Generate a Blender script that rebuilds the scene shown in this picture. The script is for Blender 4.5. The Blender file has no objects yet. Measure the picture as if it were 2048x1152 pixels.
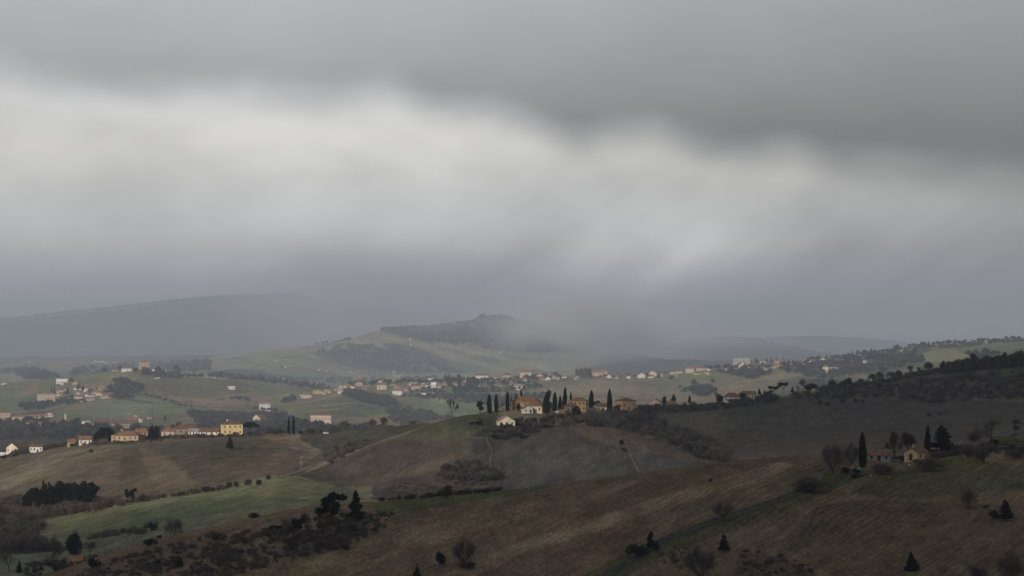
import bpy, math, random
import numpy as np
R = math.radians
scene = bpy.context.scene
# ---------------------------------------------------------------- camera, world, sun
F = 5689.0          # focal length in pixels of a 2048 wide picture
VH = 650.0          # picture row of the eye level
cam_d = bpy.data.cameras.new("camera"); cam = bpy.data.objects.new("camera", cam_d)
scene.collection.objects.link(cam); scene.camera = cam
cam_d.sensor_width = 36.0; cam_d.lens = F/2048*36.0
cam_d.shift_y = (VH-576)/2048.0
cam_d.clip_start = 0.5; cam_d.clip_end = 90000
cam.location = (0,0,0); cam.rotation_euler = (R(90),0,0)
SUN_EL, SUN_AZ = 17.0, 212.0     # azimuth clockwise from +Y (the view direction): behind and left of the camera
scene.view_settings.view_transform = 'Standard'; scene.view_settings.look = 'None'
scene.view_settings.gamma = 1.0; scene.view_settings.exposure = 0.0
scene.cycles.volume_bounces = 1
scene.cycles.max_bounces = 6; scene.cycles.diffuse_bounces = 2

class NT:
    def __init__(s, nt): s.nt = nt
    def n(s, t, **kw):
        o = s.nt.nodes.new(t)
        for k, v in kw.items(): setattr(o, k, v)
        return o
    def set(s, sock, v):
        if hasattr(v, 'is_output') or isinstance(v, bpy.types.NodeSocket): s.nt.links.new(v, sock)
        else: sock.default_value = v
    def m(s, op, a, b=None, c=None, clamp=False):
        o = s.n('ShaderNodeMath', operation=op, use_clamp=clamp)
        s.set(o.inputs[0], a)
        if b is not None: s.set(o.inputs[1], b)
        if c is not None: s.set(o.inputs[2], c)
        return o.outputs[0]
    def mr(s, v, a, b, c=0.0, d=1.0, interp='SMOOTHSTEP'):
        o = s.n('ShaderNodeMapRange', interpolation_type=interp)
        for i, x in enumerate((v, a, b, c, d)): s.set(o.inputs[i], x)
        return o.outputs[0]
    def mix(s, f, a, b, blend='MIX'):
        o = s.n('ShaderNodeMix', data_type='RGBA', blend_type=blend)
        s.set(o.inputs[0], f); s.set(o.inputs[6], a); s.set(o.inputs[7], b)
        return o.outputs[2]
    def ramp(s, f, stops, interp='LINEAR'):
        o = s.n('ShaderNodeValToRGB'); cr = o.color_ramp; cr.interpolation = interp
        while len(cr.elements) < len(stops): cr.elements.new(0.5)
        for e, (p, c) in zip(cr.elements, stops):
            e.position = p; e.color = (c if len(c) == 4 else (*c, 1))
        s.set(o.inputs[0], f); return o.outputs[0]
    def noise(s, vec, scale, detail=3, rough=0.5, out=0):
        o = s.n('ShaderNodeTexNoise'); s.set(o.inputs['Vector'], vec)
        o.inputs['Scale'].default_value = scale; o.inputs['Detail'].default_value = detail
        o.inputs['Roughness'].default_value = rough
        return o.outputs[out]
    def mapv(s, vec, scale=(1,1,1), loc=(0,0,0), rot=(0,0,0)):
        o = s.n('ShaderNodeMapping'); s.set(o.inputs[0], vec)
        o.inputs['Location'].default_value = loc; o.inputs['Scale'].default_value = scale
        o.inputs['Rotation'].default_value = rot
        return o.outputs[0]

w = bpy.data.worlds.new("World"); scene.world = w; w.use_nodes = True
wt = w.node_tree; wt.nodes.clear(); N = NT(wt)
sky = N.n('ShaderNodeTexSky'); sky.sky_type = 'NISHITA'; sky.sun_disc = False
sky.sun_elevation = R(SUN_EL); sky.sun_rotation = R(SUN_AZ)
dirv = N.n('ShaderNodeTexCoord').outputs['Generated']
sep = N.n('ShaderNodeSeparateXYZ'); N.set(sep.inputs[0], dirv)
az = N.m('ARCTAN2', sep.outputs[0], sep.outputs[1])
el = N.m('ARCSINE', sep.outputs[2])
# domain for the rain-cloud noise: stretched along the horizon
comb = N.n('ShaderNodeCombineXYZ'); N.set(comb.inputs[0], az); N.set(comb.inputs[1], el)
n1 = N.noise(N.mapv(comb.outputs[0], (14, 26, 1)), 1.0, 2, 0.45)
n2 = N.noise(N.mapv(comb.outputs[0], (30, 60, 1), (3.1, 7.7, 0)), 1.0, 3, 0.5)
n3 = N.noise(N.mapv(comb.outputs[0], (13, 5, 1), (1.3, 2.2, 0), (0,0,R(-48))), 1.0, 2, 0.5)
def E(v): return (VH-v)/F
edge = N.ramp(N.mr(az, -0.2, 0.2, 0, 1, 'LINEAR'),
    [(0.5+(u-1024)/F/0.4, (E(v)*5,)*3) for u, v in ((-100,118),(0,140),(90,172),(180,186),(330,186),(480,192),(620,202),(790,188),(870,222),(1000,238),(1070,258),
     (1140,287),(1220,277),(1310,264),(1390,296),(1490,314),(1590,305),(1670,336),(1800,350),(1900,364),(2048,372),(2140,385))], 'CARDINAL')
edge = N.m('MULTIPLY', edge, 0.2)
edge = N.m('ADD', edge, N.m('MULTIPLY', N.m('SUBTRACT', n1, 0.5), 0.006))
edge = N.m('ADD', edge, N.m('MULTIPLY', N.m('SUBTRACT', n2, 0.5), 0.007))
above = N.mr(N.m('SUBTRACT', el, edge), -0.0105, 0.0115)
g = lambda r, gg, b: (r, gg, b)
q0 = N.m('SUBTRACT', az, N.m('MULTIPLY', el, 1.344))
qc = (1990-1024-1.344*650)/F
tongue = N.m('MULTIPLY', N.m('MULTIPLY', N.mr(q0, qc-.062, qc-.005, 0, 1), N.mr(q0, qc+.005, qc+.075, 1, 0)), N.mr(az, -.06, .03, 0, 1))
elw = N.m('ADD', el, N.m('ADD', N.m('MULTIPLY', tongue, .009), N.m('MULTIPLY', N.m('SUBTRACT', n3, .5), .012)))
elw = N.m('ADD', elw, N.mr(az, -0.02, -0.17, 0, .004))
lower = N.ramp(N.mr(elw, 0.0, 0.1, 0, 1, 'LINEAR'), [
    (0.0,  g(.42,.435,.46)), (0.10, g(.49,.50,.52)), (0.20, g(.565,.57,.585)), (0.36, g(.68,.678,.68)),
    (0.52, g(.71,.705,.695)), (0.66, g(.77,.755,.745)), (0.82, g(.77,.76,.76))])
upper = N.ramp(N.mr(el, 0.04, 0.9, 0, 1, 'LINEAR'), [
    (0.0, g(.25,.25,.262)), (0.032, g(.285,.28,.295)), (0.062, g(.43,.425,.45)), (0.09, g(.53,.525,.55)), (0.25, g(.30,.30,.315)), (1.0, g(.27,.27,.28))])
side = N.mr(az, -0.04, 0.2, 1.0, 0.58)
side = N.m('MULTIPLY', side, N.mr(az, -0.2, -0.05, 0.88, 1.0))
# slanting shafts of light and rain
q = N.m('SUBTRACT', az, N.m('MULTIPLY', el, 1.344))
qp = lambda x: (x-1024-1.344*650)/F*2.0+0.45
shr = N.ramp(N.m('ADD', N.m('MULTIPLY', q, 2.0), 0.45), [(qp(x), (k*.5,)*3) for x, k in ((1100,1.0),(1300,.98),(1450,1.03),(1600,1.02),(1730,.9),(1830,.99),(1930,1.1),(2060,1.13),(2180,1.0),(2300,.96),(2450,1.02),(2700,.97))], 'B_SPLINE')
shr = N.m('MULTIPLY', shr, 2.0)
cq = N.n('ShaderNodeCombineXYZ'); N.set(cq.inputs[0], q); N.set(cq.inputs[1], el)
nq = N.noise(N.mapv(cq.outputs[0], (55, 12, 1)), 1.0, 2, 0.5)
shr = N.m('MULTIPLY', shr, N.mr(nq, .3, .7, .955, 1.045))
low_w = N.mr(el, 0.012, 0.062, 1.0, 0.0)
shaft = N.m('ADD', 1.0, N.m('MULTIPLY', N.m('SUBTRACT', shr, 1.0), N.m('MULTIPLY', N.m('MULTIPLY', low_w, 2.0), N.mr(az, -0.075, 0.0, 0.15, 1.0))))
blotch = N.noise(N.mapv(comb.outputs[0], (22, 34, 1), (5.3, 1.9, 0)), 1.0, 2, 0.5)
lowm = N.m('MULTIPLY', N.m('MULTIPLY', side, shaft), N.m('ADD', 1.0, N.m('MULTIPLY', tongue, N.mr(el, .0, .06, .36, 0))))
lowm = N.m('MULTIPLY', lowm, N.mr(blotch, 0.28, 0.72, 0.92, 1.06))
wisp = N.noise(N.mapv(comb.outputs[0], (48, 95, 1), (9.3, 4.9, 0), (0,0,R(-20))), 1.0, 4, 0.55)
lowm = N.m('MULTIPLY', lowm, N.mr(wisp, 0.3, 0.7, 0.975, 1.025))
lowc = N.mix(1.0, lower, N.n('ShaderNodeCombineColor').outputs[0], 'MULTIPLY')
cc = wt.nodes[-1] if False else [x for x in wt.nodes if x.bl_idname == 'ShaderNodeCombineColor'][0]
for i in range(3): N.set(cc.inputs[i], lowm)
upc = N.mix(1.0, upper, (0,0,0,1), 'MULTIPLY')
upm = N.m('MULTIPLY', N.mr(n2, 0.3, 0.7, 0.985, 1.015), 1.0)
upm = N.m('MULTIPLY', upm, N.m('MULTIPLY', N.mr(n1, 0.25, 0.75, 0.96, 1.04), N.mr(az, -0.1, 0.16, 1.0, 0.72)))
c2 = N.n('ShaderNodeCombineColor')
for i in range(3): N.set(c2.inputs[i], upm)
upc = N.mix(1.0, upper, c2.outputs[0], 'MULTIPLY')
cloud = N.mix(above, lowc, upc)
# below the horizon the far dark land
cloud = N.mix(N.mr(el, -0.02, 0.0, 1, 0), cloud, (0.05, 0.052, 0.055, 1))
bg1 = N.n('ShaderNodeBackground'); N.set(bg1.inputs[0], cloud); bg1.inputs[1].default_value = 0.92
bg2 = N.n('ShaderNodeBackground'); N.set(bg2.inputs[0], sky.outputs[0]); bg2.inputs[1].default_value = 0.006
ad = N.n('ShaderNodeAddShader'); N.set(ad.inputs[0], bg1.outputs[0]); N.set(ad.inputs[1], bg2.outputs[0])
wo = N.n('ShaderNodeOutputWorld'); N.set(wo.inputs[0], ad.outputs[0])

sd = bpy.data.lights.new("sun", 'SUN'); sun = bpy.data.objects.new("sun", sd)
sd.energy = 3.2; sd.angle = R(2.5); sd.color = (1.0, 0.87, 0.72)
scene.collection.objects.link(sun)
sdir = np.array([math.sin(R(SUN_AZ))*math.cos(R(SUN_EL)), math.cos(R(SUN_AZ))*math.cos(R(SUN_EL)), math.sin(R(SUN_EL))])
import mathutils
sun.rotation_euler = mathutils.Vector(sdir).to_track_quat('Z', 'Y').to_euler()
sun.location = (0, 0, 500)

# ---------------------------------------------------------------- helpers
COL = scene.collection
def tag(o, label=None, cat=None, group=None, kind=None):
    if label: o['label'] = label
    if cat: o['category'] = cat
    if group: o['group'] = group
    if kind: o['kind'] = kind
    return o
def empty(name, loc, rz=0, s=1.0):
    o = bpy.data.objects.new(name, None); COL.objects.link(o)
    o.location = loc; o.rotation_euler = (0, 0, rz); o.empty_display_size = 0.5
    o.scale = (s, s, s) if not isinstance(s, tuple) else s
    return o
def mesh_np(name, V, faces_idx, nper, mats, smooth=False, midx=None):
    """V (n,3); faces_idx flat index array; nper = verts per face (int or array)"""
    me = bpy.data.meshes.new(name)
    V = np.ascontiguousarray(V, dtype=np.float32); fi = np.ascontiguousarray(faces_idx, dtype=np.int32).ravel()
    if np.isscalar(nper): nf = len(fi)//nper; tot = np.full(nf, nper, np.int32)
    else: tot = np.asarray(nper, np.int32); nf = len(tot)
    st = np.concatenate([[0], np.cumsum(tot)[:-1]]).astype(np.int32)
    me.vertices.add(len(V)); me.vertices.foreach_set('co', V.ravel())
    me.loops.add(len(fi)); me.loops.foreach_set('vertex_index', fi)
    me.polygons.add(nf); me.polygons.foreach_set('loop_start', st)
    me.polygons.foreach_set('use_smooth', np.full(nf, smooth, bool))
    for m in (mats if isinstance(mats, (list, tuple)) else [mats]): me.materials.append(m)
    if midx is not None: me.polygons.foreach_set('material_index', np.asarray(midx, np.int32))
    me.update(calc_edges=True)
    return me
def link(name, me, parent=None, loc=(0,0,0), rz=0, s=(1,1,1)):
    o = bpy.data.objects.new(name, me); COL.objects.link(o)
    if parent: o.parent = parent
    o.location = loc; o.rotation_euler = (0, 0, rz); o.scale = s
    return o
def mat(name):
    m = bpy.data.materials.new(name); m.use_nodes = True
    nt = m.node_tree; nt.nodes.clear(); n = NT(nt)
    b = n.n('ShaderNodeBsdfPrincipled'); o = n.n('ShaderNodeOutputMaterial')
    nt.links.new(b.outputs[0], o.inputs[0])
    b.inputs['Roughness'].default_value = 0.9; b.inputs['Specular IOR Level'].default_value = 0.15
    return m, n, b

# ---- value noise in numpy
def _h(ix, iy, s):
    x = (ix*374761393 + iy*668265263 + s*2147483647) & 0xffffffff
    x = ((x ^ (x >> 13))*1274126177) & 0xffffffff
    return ((x ^ (x >> 16)) & 0xffff)/65535.0
def vnoise(x, y, s=0):
    x = np.asarray(x, float); y = np.asarray(y, float)
    ix = np.floor(x).astype(np.int64); iy = np.floor(y).astype(np.int64)
    fx = x-ix; fy = y-iy; fx = fx*fx*(3-2*fx); fy = fy*fy*(3-2*fy)
    a = _h(ix, iy, s); b = _h(ix+1, iy, s); c = _h(ix, iy+1, s); d = _h(ix+1, iy+1, s)
    return (a*(1-fx)+b*fx)*(1-fy)+(c*(1-fx)+d*fx)*fy
def fbm(x, y, s=0, o=4):
    t = 0; a = 0.5; k = 1
    for i in range(o):
        t = t+a*(vnoise(x*k, y*k, s+i*17)*2-1); a *= 0.5; k *= 2.03
    return t
def pchip(xk, yk, x):
    xk = np.asarray(xk, float); yk = np.asarray(yk, float); h = np.diff(xk); d = np.diff(yk)/h
    m = np.zeros(len(xk))
    if len(xk) > 2:
        s = (d[:-1]*d[1:] > 0); w1 = 2*h[1:]+h[:-1]; w2 = h[1:]+2*h[:-1]
        mm = np.zeros(len(d)-1); mm[s] = (w1[s]+w2[s])/(w1[s]/d[:-1][s]+w2[s]/d[1:][s]); m[1:-1] = mm
    m[0] = d[0]; m[-1] = d[-1]
    i = np.clip(np.searchsorted(xk, x, 'right')-1, 0, len(h)-1)
    t = np.clip((x-xk[i])/h[i], 0, 1); H = h[i]
    return (2*t**3-3*t**2+1)*yk[i]+(t**3-2*t**2+t)*H*m[i]+(-2*t**3+3*t**2)*yk[i+1]+(t**3-t**2)*H*m[i+1]

# ---------------------------------------------------------------- the terrain
# every curve below is a fold of the land (crest, foot or valley line): (bearing, row, distance)
def C(pts, D=None): return [(p[0], p[1], p[2] if len(p) > 2 else D) for p in pts]
FGC = [(-1500,1330,820),(-700,1265,840),(-200,1215,850),(0,1172,870),(120,1148,880),(190,1122,885),(300,1086,890),(400,1062,895),(512,1038,900),(640,1016,910),
       (760,1007,920),(900,996,930),(1024,983,940),(1150,966,950),(1280,949,965),(1400,934,980),(1536,919,1000),(1640,911,1020),
       (1700,913,1030),(1780,912,1040),(1860,903,1050),(1930,892,1060),(1990,880,1065),(2048,875,1065),(2300,860,1065),(2800,830,1065),(3600,800,1065)]
BC = [(-1500,1010,2350),(-700,985,2300),(-200,962,2300),(0,915,2420),(30,907,2420),(60,903,2410),(90,899,2380),(170,887,2330),(230,879,2300),(300,873,2300),(400,868,2280),(461,868,2265),(530,869,2250),
      (640,867,2200),(780,855,2150),(860,842,2100),(940,828,2050),(1000,822,2020),(1100,819,2050),(1200,819,2100),(1280,818,2200),
      (1400,812,2350),(1460,803,2380),(1550,796,2400),(1620,781,2400),(1700,775,2400),(1760,766,2400),(1850,748,2420),(1950,738,2450),(2048,728,2480),(2300,700,2500),(2800,660,2500),(3600,640,2500)]
VC = [(-1500,760),(-200,775),(0,768),(90,760),(150,753),(215,743),(260,739),(300,744),(360,752),(440,757),(520,766),(600,777),(650,781),(700,772),(760,766),(800,765),
      (840,761),(900,762),(950,757),(1000,756),(1050,752),(1100,752),(1150,754),(1200,750),(1280,751),(1340,747),(1400,741),(1460,736),(1510,728),(1570,723),(1600,726),(1650,722),(1720,712),(1800,701),(1860,693),(1950,688),(2048,680),(2300,664),(2800,640),(3600,630)]
def off(L, dv, dD): return [(p[0], p[1]+dv, (p[2] if len(p) > 2 else 0)+dD) for p in L]
NODES = [
 C([(-1500,650+6/3*F,3),(3600,650+6/3*F,3)]),
 C([(-1500,650+62/300*F,300),(3600,650+62/300*F,300)]),
 C([(-1500,1345,600),(3600,1320,600)]),
 C([(-1500,1300),(0,1238),(300,1205),(512,1175),(1024,1180),(1400,1170),(1700,1150),(2048,1128),(3600,1110)], 760),
 FGC,
 [(u, v+(50 if u < 1800 else 60), D+210) for u, v, D in FGC],
 C([(-1500,1200),(-200,1150),(0,1122),(150,1112),(250,1090),(400,1062),(512,1046),(640,1035),(760,1028),(900,1020),(1100,1010),(1300,995),(1500,966),(1700,955),(2048,935),(3600,880)], 1330),
 C([(-1500,1120),(-200,1070),(0,1052),(100,1038),(300,1001),(460,976),(560,954),(650,966),(745,996),(850,992),(1000,1000),(1200,985),(1460,958),(1700,942),(2048,918),(3600,850)], 1620),
 # flank / spur crest
 C([(-1500,1070,1850),(-200,1020,1850),(0,1000,1850),(150,975,1850),(300,948,1850),(450,925,1850),(560,930,1820),(620,935,1800),(720,901,1800),(860,852,1820),(940,838,1820),(1000,851,1820),(1080,852,1820),(1180,844,1830),(1320,876,1800),(1460,922,1780),(1560,912,1800),(1700,890,1850),(2048,858,1850),(3600,780,1850)]),
 # hollow behind the spur
 C([(-1500,1040,2050),(-200,990,2050),(0,965,2050),(150,927,2050),(300,905,2050),(450,890,2050),(560,892,2030),(640,912,2000),(720,897,1990),(860,853,1960),(940,832,1940),(1000,838,1930),(1080,836,1930),(1180,836,1960),(1320,878,1960),(1460,902,1980),(1560,880,2050),(1700,848,2100),(2048,812,2100),(3600,740,2100)]),
 BC,
 [(u, v+24, D+380) for u, v, D in BC],
 C([(-1500,930),(-200,912),(0,897),(100,888),(200,882),(400,878),(600,874),(800,866),(1000,846),(1300,834),(1600,812),(1850,765),(2048,742),(3600,650)], 3300),
 C([(-1500,880),(-200,862),(0,850),(120,838),(250,850),(400,852),(500,851),(560,848),(640,838),(760,850),(860,856),(950,838),(1060,812),(1150,813),(1300,808),(1500,796),(1700,776),(1850,738),(2048,708),(3600,640)], 4000),
 C([(-1500,830),(-200,825),(0,816),(120,811),(230,801),(300,796),(440,808),(520,822),(560,826),(600,808),(680,797),(760,812),(850,828),(900,812),(1000,800),(1100,792),(1300,781),(1500,770),(1700,754),(1850,716),(2048,692),(3600,635)], 4500),
 [(p[0], p[1], 5000) for p in VC],
 [(p[0], p[1]+16, 5700) for p in VC],
 C([(-1500,760),(0,767),(60,753),(150,749),(300,753),(420,748),(520,760),(620,777),(740,776),(860,770),(1000,764),(1100,756),(1280,750),(1450,744),(1600,738),(1750,716),(2048,694),(3600,650)], 6500),
 C([(-1500,735),(0,738),(40,734),(100,742),(200,738),(300,741),(400,730),(520,728),(640,733),(760,739),(880,738),(1000,737),(1100,741),(1180,733),(1300,738),(1400,735),(1600,732),(2048,705),(3600,660)], 7300),
 C([(-1500,720),(0,731),(60,724),(200,722),(300,728),(380,722),(500,703),(600,692),(690,682),(735,668),(780,661),(850,656),(900,650),(945,643),(972,630),(1000,628),(1040,640),(1120,655),(1200,682),(1280,712),(1350,722),(1600,725),(2048,715),(3600,700)], 8000),
 C([(-1500,735),(0,738),(500,725),(900,700),(1000,690),(1100,700),(1280,722),(1600,730),(2048,722),(3600,710)], 8800),
 C([(-1500,712),(0,716),(300,713),(600,706),(900,690),(1200,715),(1290,706),(1350,686),(1420,676),(1480,675),(1540,682),(1640,702),(1750,716),(2048,718),(3600,700)], 10300),
 C([(-1500,715),(0,722),(600,712),(1000,705),(1400,710),(1750,722),(2048,722),(3600,700)], 12500),
 C([(-1500,655),(-700,652),(0,642),(100,632),(200,622),(300,610),(400,600),(500,595),(600,592),(700,599),(800,615),(900,635),(1000,652),(1200,684),(1400,692),(1540,676),(1620,672),(1700,675),(1800,683),(1950,700),(2300,705),(3600,680)], 16000),
 C([(-1500,700),(3600,715)], 21000),
 C([(-1500,712),(3600,712)], 45000),
]
SEG = [4,4,6,64,8,14,40,34,26,44,8,16,22,30,34,10,10,20,44,8,16,8,44,4,3]
Ucol = np.concatenate([np.linspace(-1500,-60,36)[:-1], np.arange(-60,2110,3.2), np.linspace(2112,3600,36)])
ncol = len(Ucol)
nodeV = np.array([pchip([p[0] for p in n_], [p[1] for p in n_], np.clip(Ucol, n_[0][0], n_[-1][0])) for n_ in NODES])
nodeD = np.array([pchip([p[0] for p in n_], [p[2] for p in n_], np.clip(Ucol, n_[0][0], n_[-1][0])) for n_ in NODES])
nodeZ = -(nodeV-VH)/F*nodeD
ts = np.concatenate([np.linspace(i, i+1, s, endpoint=False) for i, s in enumerate(SEG)]+[[len(SEG)]])
# rows crowd towards the crest a little
nrow = len(ts)
GD = np.zeros((nrow, ncol)); GZ = np.zeros((nrow, ncol))
kk = np.arange(len(NODES))
for c in range(ncol):
    GD[:, c] = np.interp(ts, kk, nodeD[:, c])
    GZ[:, c] = pchip(nodeD[:, c], nodeZ[:, c], GD[:, c])
lg = np.log(GD)
UU = np.broadcast_to(Ucol[None, :], GD.shape)
# folds and gullies at the scale of each hill (a few picture rows high)
amp = np.clip((GD-500)/400, 0, 1)*GD*0.00062
amp = amp*np.where(GD > 12000, 0.6, 1)
GZ = GZ+amp*(fbm(UU/150.0, lg*14, 5, 4)*1.5+0.45*fbm(UU/26.0, lg*60, 9, 3))
GX = (UU-1024)/F*GD
GV = VH-F*GZ/GD
def colpos(u):
    i = int(np.clip(np.searchsorted(Ucol, u)-1, 0, ncol-2)); return i, float((u-Ucol[i])/(Ucol[i+1]-Ucol[i]))
def zat(u, D):
    i, f = colpos(u)
    return float(np.interp(D, GD[:, i], GZ[:, i])*(1-f)+np.interp(D, GD[:, i+1], GZ[:, i+1])*f)
def at(u, D): return ((u-1024)/F*D, D, zat(u, D))
def hit(u, v, D0=650, D1=40000):
    """ground point seen at bearing u and row v between two distances; the nearest crest if the ground ends below that row"""
    i, f = colpos(u); i = i+1 if f > 0.5 else i
    dd = GD[:, i]; vv = GV[:, i]; s = (dd >= D0) & (dd <= D1); dd = dd[s]; vv = vv[s]
    k = np.nonzero(vv <= v)[0]
    if len(k) == 0: D = dd[np.argmin(vv)]
    elif k[0] == 0: D = dd[0]
    else:
        a = k[0]-1; t = (vv[a]-v)/(vv[a]-vv[a+1]+1e-9); D = dd[a]+t*(dd[a+1]-dd[a])
    return at(u, float(D))
LAY = dict(fg=(640,1100), va=(1150,1650), b=(1500,2600), v=(1500,2650), m=(3100,5200), h=(5600,8200), g=(8800,11000), far=(12500,17000), town=(3000,4400))
# ---------------------------------------------------------------- land cover (what grows on each field), per vertex
BR=(.115,.092,.064); DRY=(.17,.14,.095); TAN=(.185,.155,.11); PLOW=(.088,.072,.058); GRN=(.155,.156,.088); LGRN=(.165,.17,.097)
OLV=(.085,.088,.045); FOR=(.026,.031,.021); SCR=(.052,.043,.034); GREY=(.082,.076,.066); PALE=(.23,.215,.13); FGRN=(.12,.16,.09); ROSE=(.16,.115,.08)
cov = np.zeros(GD.shape+(3,))
def layer(D0, D1, c):
    m_ = (GD >= D0) & (GD < D1); cov[m_] = c
layer(0, 1200, BR); layer(1200, 1640, GRN); layer(1640, 2800, DRY); layer(2800, 3800, SCR); layer(3800, 5300, (.135,.135,.07))
layer(5300, 7000, (.09,.11,.06)); layer(7000, 9000, (.17,.165,.09)); layer(9000, 12000, (.05,.05,.035)); layer(12000, 50000, FOR)
wu = UU+6*fbm(UU/22, lg*160, 31, 3); wv = GV+2.0*fbm(UU/16, lg*220, 47, 3)
def inside(poly, x, y):
    r = np.zeros(x.shape, bool); n_ = len(poly)
    for i in range(n_):
        (x0, y0), (x1, y1) = poly[i], poly[(i+1) % n_]
        if y0 == y1: continue
        c_ = ((y0 > y) != (y1 > y)) & (x < (x1-x0)*(y-y0)/(y1-y0)+x0); r ^= c_
    return r
def paint(poly, lay, c, k=1.0, warp=1.0):
    D0, D1 = LAY[lay] if isinstance(lay, str) else lay
    us = [p[0] for p in poly]
    cs = np.nonzero((Ucol > min(us)-12) & (Ucol < max(us)+12))[0]
    if len(cs) == 0: return
    a, b = cs[0], cs[-1]+1
    x = UU[:, a:b]+(wu-UU)[:, a:b]*warp; y = GV[:, a:b]+(wv-GV)[:, a:b]*warp
    m_ = inside(poly, x, y) & (GD[:, a:b] >= D0) & (GD[:, a:b] <= D1)
    sub = cov[:, a:b]; sub[m_] = sub[m_]*(1-k)+np.array(c)*k
FGL=(640,1120)
# near hill
paint([(150,1200),(150,1130),(300,1080),(512,1030),(640,1008),(780,1008),(800,1030),(700,1075),(560,1110),(300,1200)], FGL, (.13,.104,.075))
paint([(755,1036),(745,1000),(900,985),(1024,970),(1135,960),(1110,974),(1024,992),(900,1010)], FGL, (.074,.084,.042), 1, .3)
paint([(560,1152),(700,1085),(860,1045),(1024,1010),(1180,975),(1300,955),(1180,1000),(1000,1050),(820,1100),(700,1152)], FGL, (.14,.112,.074), .8)
paint([(880,1152),(1024,1090),(1200,1030),(1350,985),(1480,945),(1560,925),(1600,930),(1480,975),(1350,1010),(1200,1060),(1060,1105),(950,1152)], FGL, DRY, .85)
paint([(1024,1098),(1200,1040),(1330,1000),(1440,970),(1330,1012),(1200,1055),(1040,1106)], FGL, TAN, .5)
paint([(1150,1160),(1270,1098),(1400,1045),(1536,1003),(1640,968),(1690,950),(1700,965),(1560,1030),(1420,1075),(1330,1110),(1240,1160)], FGL, (.062,.066,.036), .85)
paint([(1640,962),(1650,948),(1700,944),(1740,948),(1700,962),(1660,975)], FGL, (.05,.078,.024), 1, .3)
paint([(1700,985),(1760,950),(1830,935),(1900,918),(2048,930),(2200,960),(2100,975),(1950,985),(1820,1000)], FGL, (.06,.066,.034), .8)
paint([(1860,925),(1920,912),(2000,928),(1960,935)], FGL, (.068,.08,.03), .8)
paint([(1740,1200),(1560,1090),(1640,1010),(1760,1000),(2000,1010),(2300,1040),(2300,1200)], FGL, (.078,.064,.046), .85)
paint([(1450,1200),(1480,1105),(1560,1110),(1640,1150),(1640,1200)], FGL, SCR, .6)
paint([(1975,898),(1985,876),(2048,868),(2300,850),(2300,899)], (1000,1120), (.062,.08,.03), 1, .2)
# valley fields
paint([(-300,1120),(55,1072),(100,1040),(300,1001),(460,976),(560,954),(650,966),(745,996),(760,1030),(640,1032),(512,1045),(420,1050),(300,1072),(180,1088),(100,1100)], 'va', GRN, 1, .3)
paint([(100,1075),(300,1010),(500,990),(620,1000),(500,1020),(300,1045),(160,1080)], 'va', (.08,.098,.055), .6)
paint([(160,1112),(250,1082),(340,1062),(460,1050),(520,1042),(520,1070),(300,1120),(170,1125)], 'va', LGRN, 1, .3)
paint([(-60,1160),(-60,1102),(30,1106),(78,1114),(60,1140)], 'va', LGRN, .8)
paint([(-300,1060),(0,1020),(70,1040),(85,1052),(60,1075),(150,1100),(60,1108),(-300,1110)], (1150,2100), SCR, 1)
# ridge B
BL=(1640,2700)
paint([(-300,1100),(-300,880),(560,860),(620,960),(540,958),(300,1002),(0,1060)], BL, (.12,.098,.068))
paint([(-60,985),(0,950),(60,922),(140,900),(230,888),(270,892),(200,905),(130,925),(60,958),(0,985)], BL, TAN, .75)
paint([(90,935),(160,905),(190,900),(120,930)], BL, OLV, .6)
paint([(0,975),(50,955),(60,960),(10,985)], BL, TAN, .5)
paint([(185,888),(235,878),(260,884),(240,890)], BL, (.06,.085,.03), 1, .3)
paint([(240,893),(275,890),(287,920),(280,950),(240,955),(238,930)], BL, (.05,.05,.04), .35)
paint([(275,893),(330,918),(372,946),(376,962),(350,972),(300,960),(290,930)], BL, (.15,.118,.08), .8)
paint([(280,890),(530,870),(560,900),(520,940),(480,960),(400,968),(376,955),(368,935),(320,905)], BL, (.088,.078,.055), .9)
paint([(430,920),(520,905),(600,900),(600,940),(520,950),(450,945)], BL, (.13,.096,.068), .6)
paint([(520,872),(600,870),(650,895),(600,890),(540,882)], BL, (.17,.125,.085), .7)
paint([(600,866),(700,860),(860,845),(850,856),(780,875),(700,902),(650,905),(600,880)], (1900,2700), (.062,.06,.042), 1, .5)
paint([(650,900),(780,880),(700,903),(620,935),(580,945)], BL, SCR, .6)
paint([(600,952),(720,900),(860,850),(940,826),(990,822),(992,870),(1000,965),(860,965),(760,972),(680,972),(630,962)], (1450,2040), (.072,.063,.049), 1, .6)
paint([(780,880),(860,848),(940,825),(1000,820),(990,850),(970,872),(900,880),(820,878)], BL, (.075,.078,.046), .95, .5)
paint([(640,962),(760,955),(850,925),(920,905),(960,895),(930,915),(860,945),(760,972),(690,972)], (1450,2040), (.105,.09,.066), .6)
paint([(745,1000),(745,968),(860,945),(960,925),(1010,960),(1010,1000),(900,1000)], (1450,1960), (.068,.057,.048), .9)
paint([(940,872),(990,850),(1060,850),(1180,850),(1320,882),(1460,925),(1440,960),(1200,1000),(1010,995),(960,960)], (1450,1990), (.058,.054,.046), 1, 1.6)
paint([(1130,852),(1180,845),(1330,882),(1450,925),(1380,925),(1260,895),(1180,880)], (1450,1990), (.1,.074,.055), .7)
paint([(950,880),(970,868),(1010,860),(1020,855),(1030,851),(1000,858)], BL, (.06,.08,.03), .8)
paint([(1180,830),(1300,815),(1560,795),(1720,775),(1850,745),(2048,725),(2400,700),(2400,870),(2048,900),(1460,960),(1320,885)], (1900,2900), (.075,.065,.049), 1, .4)
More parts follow.
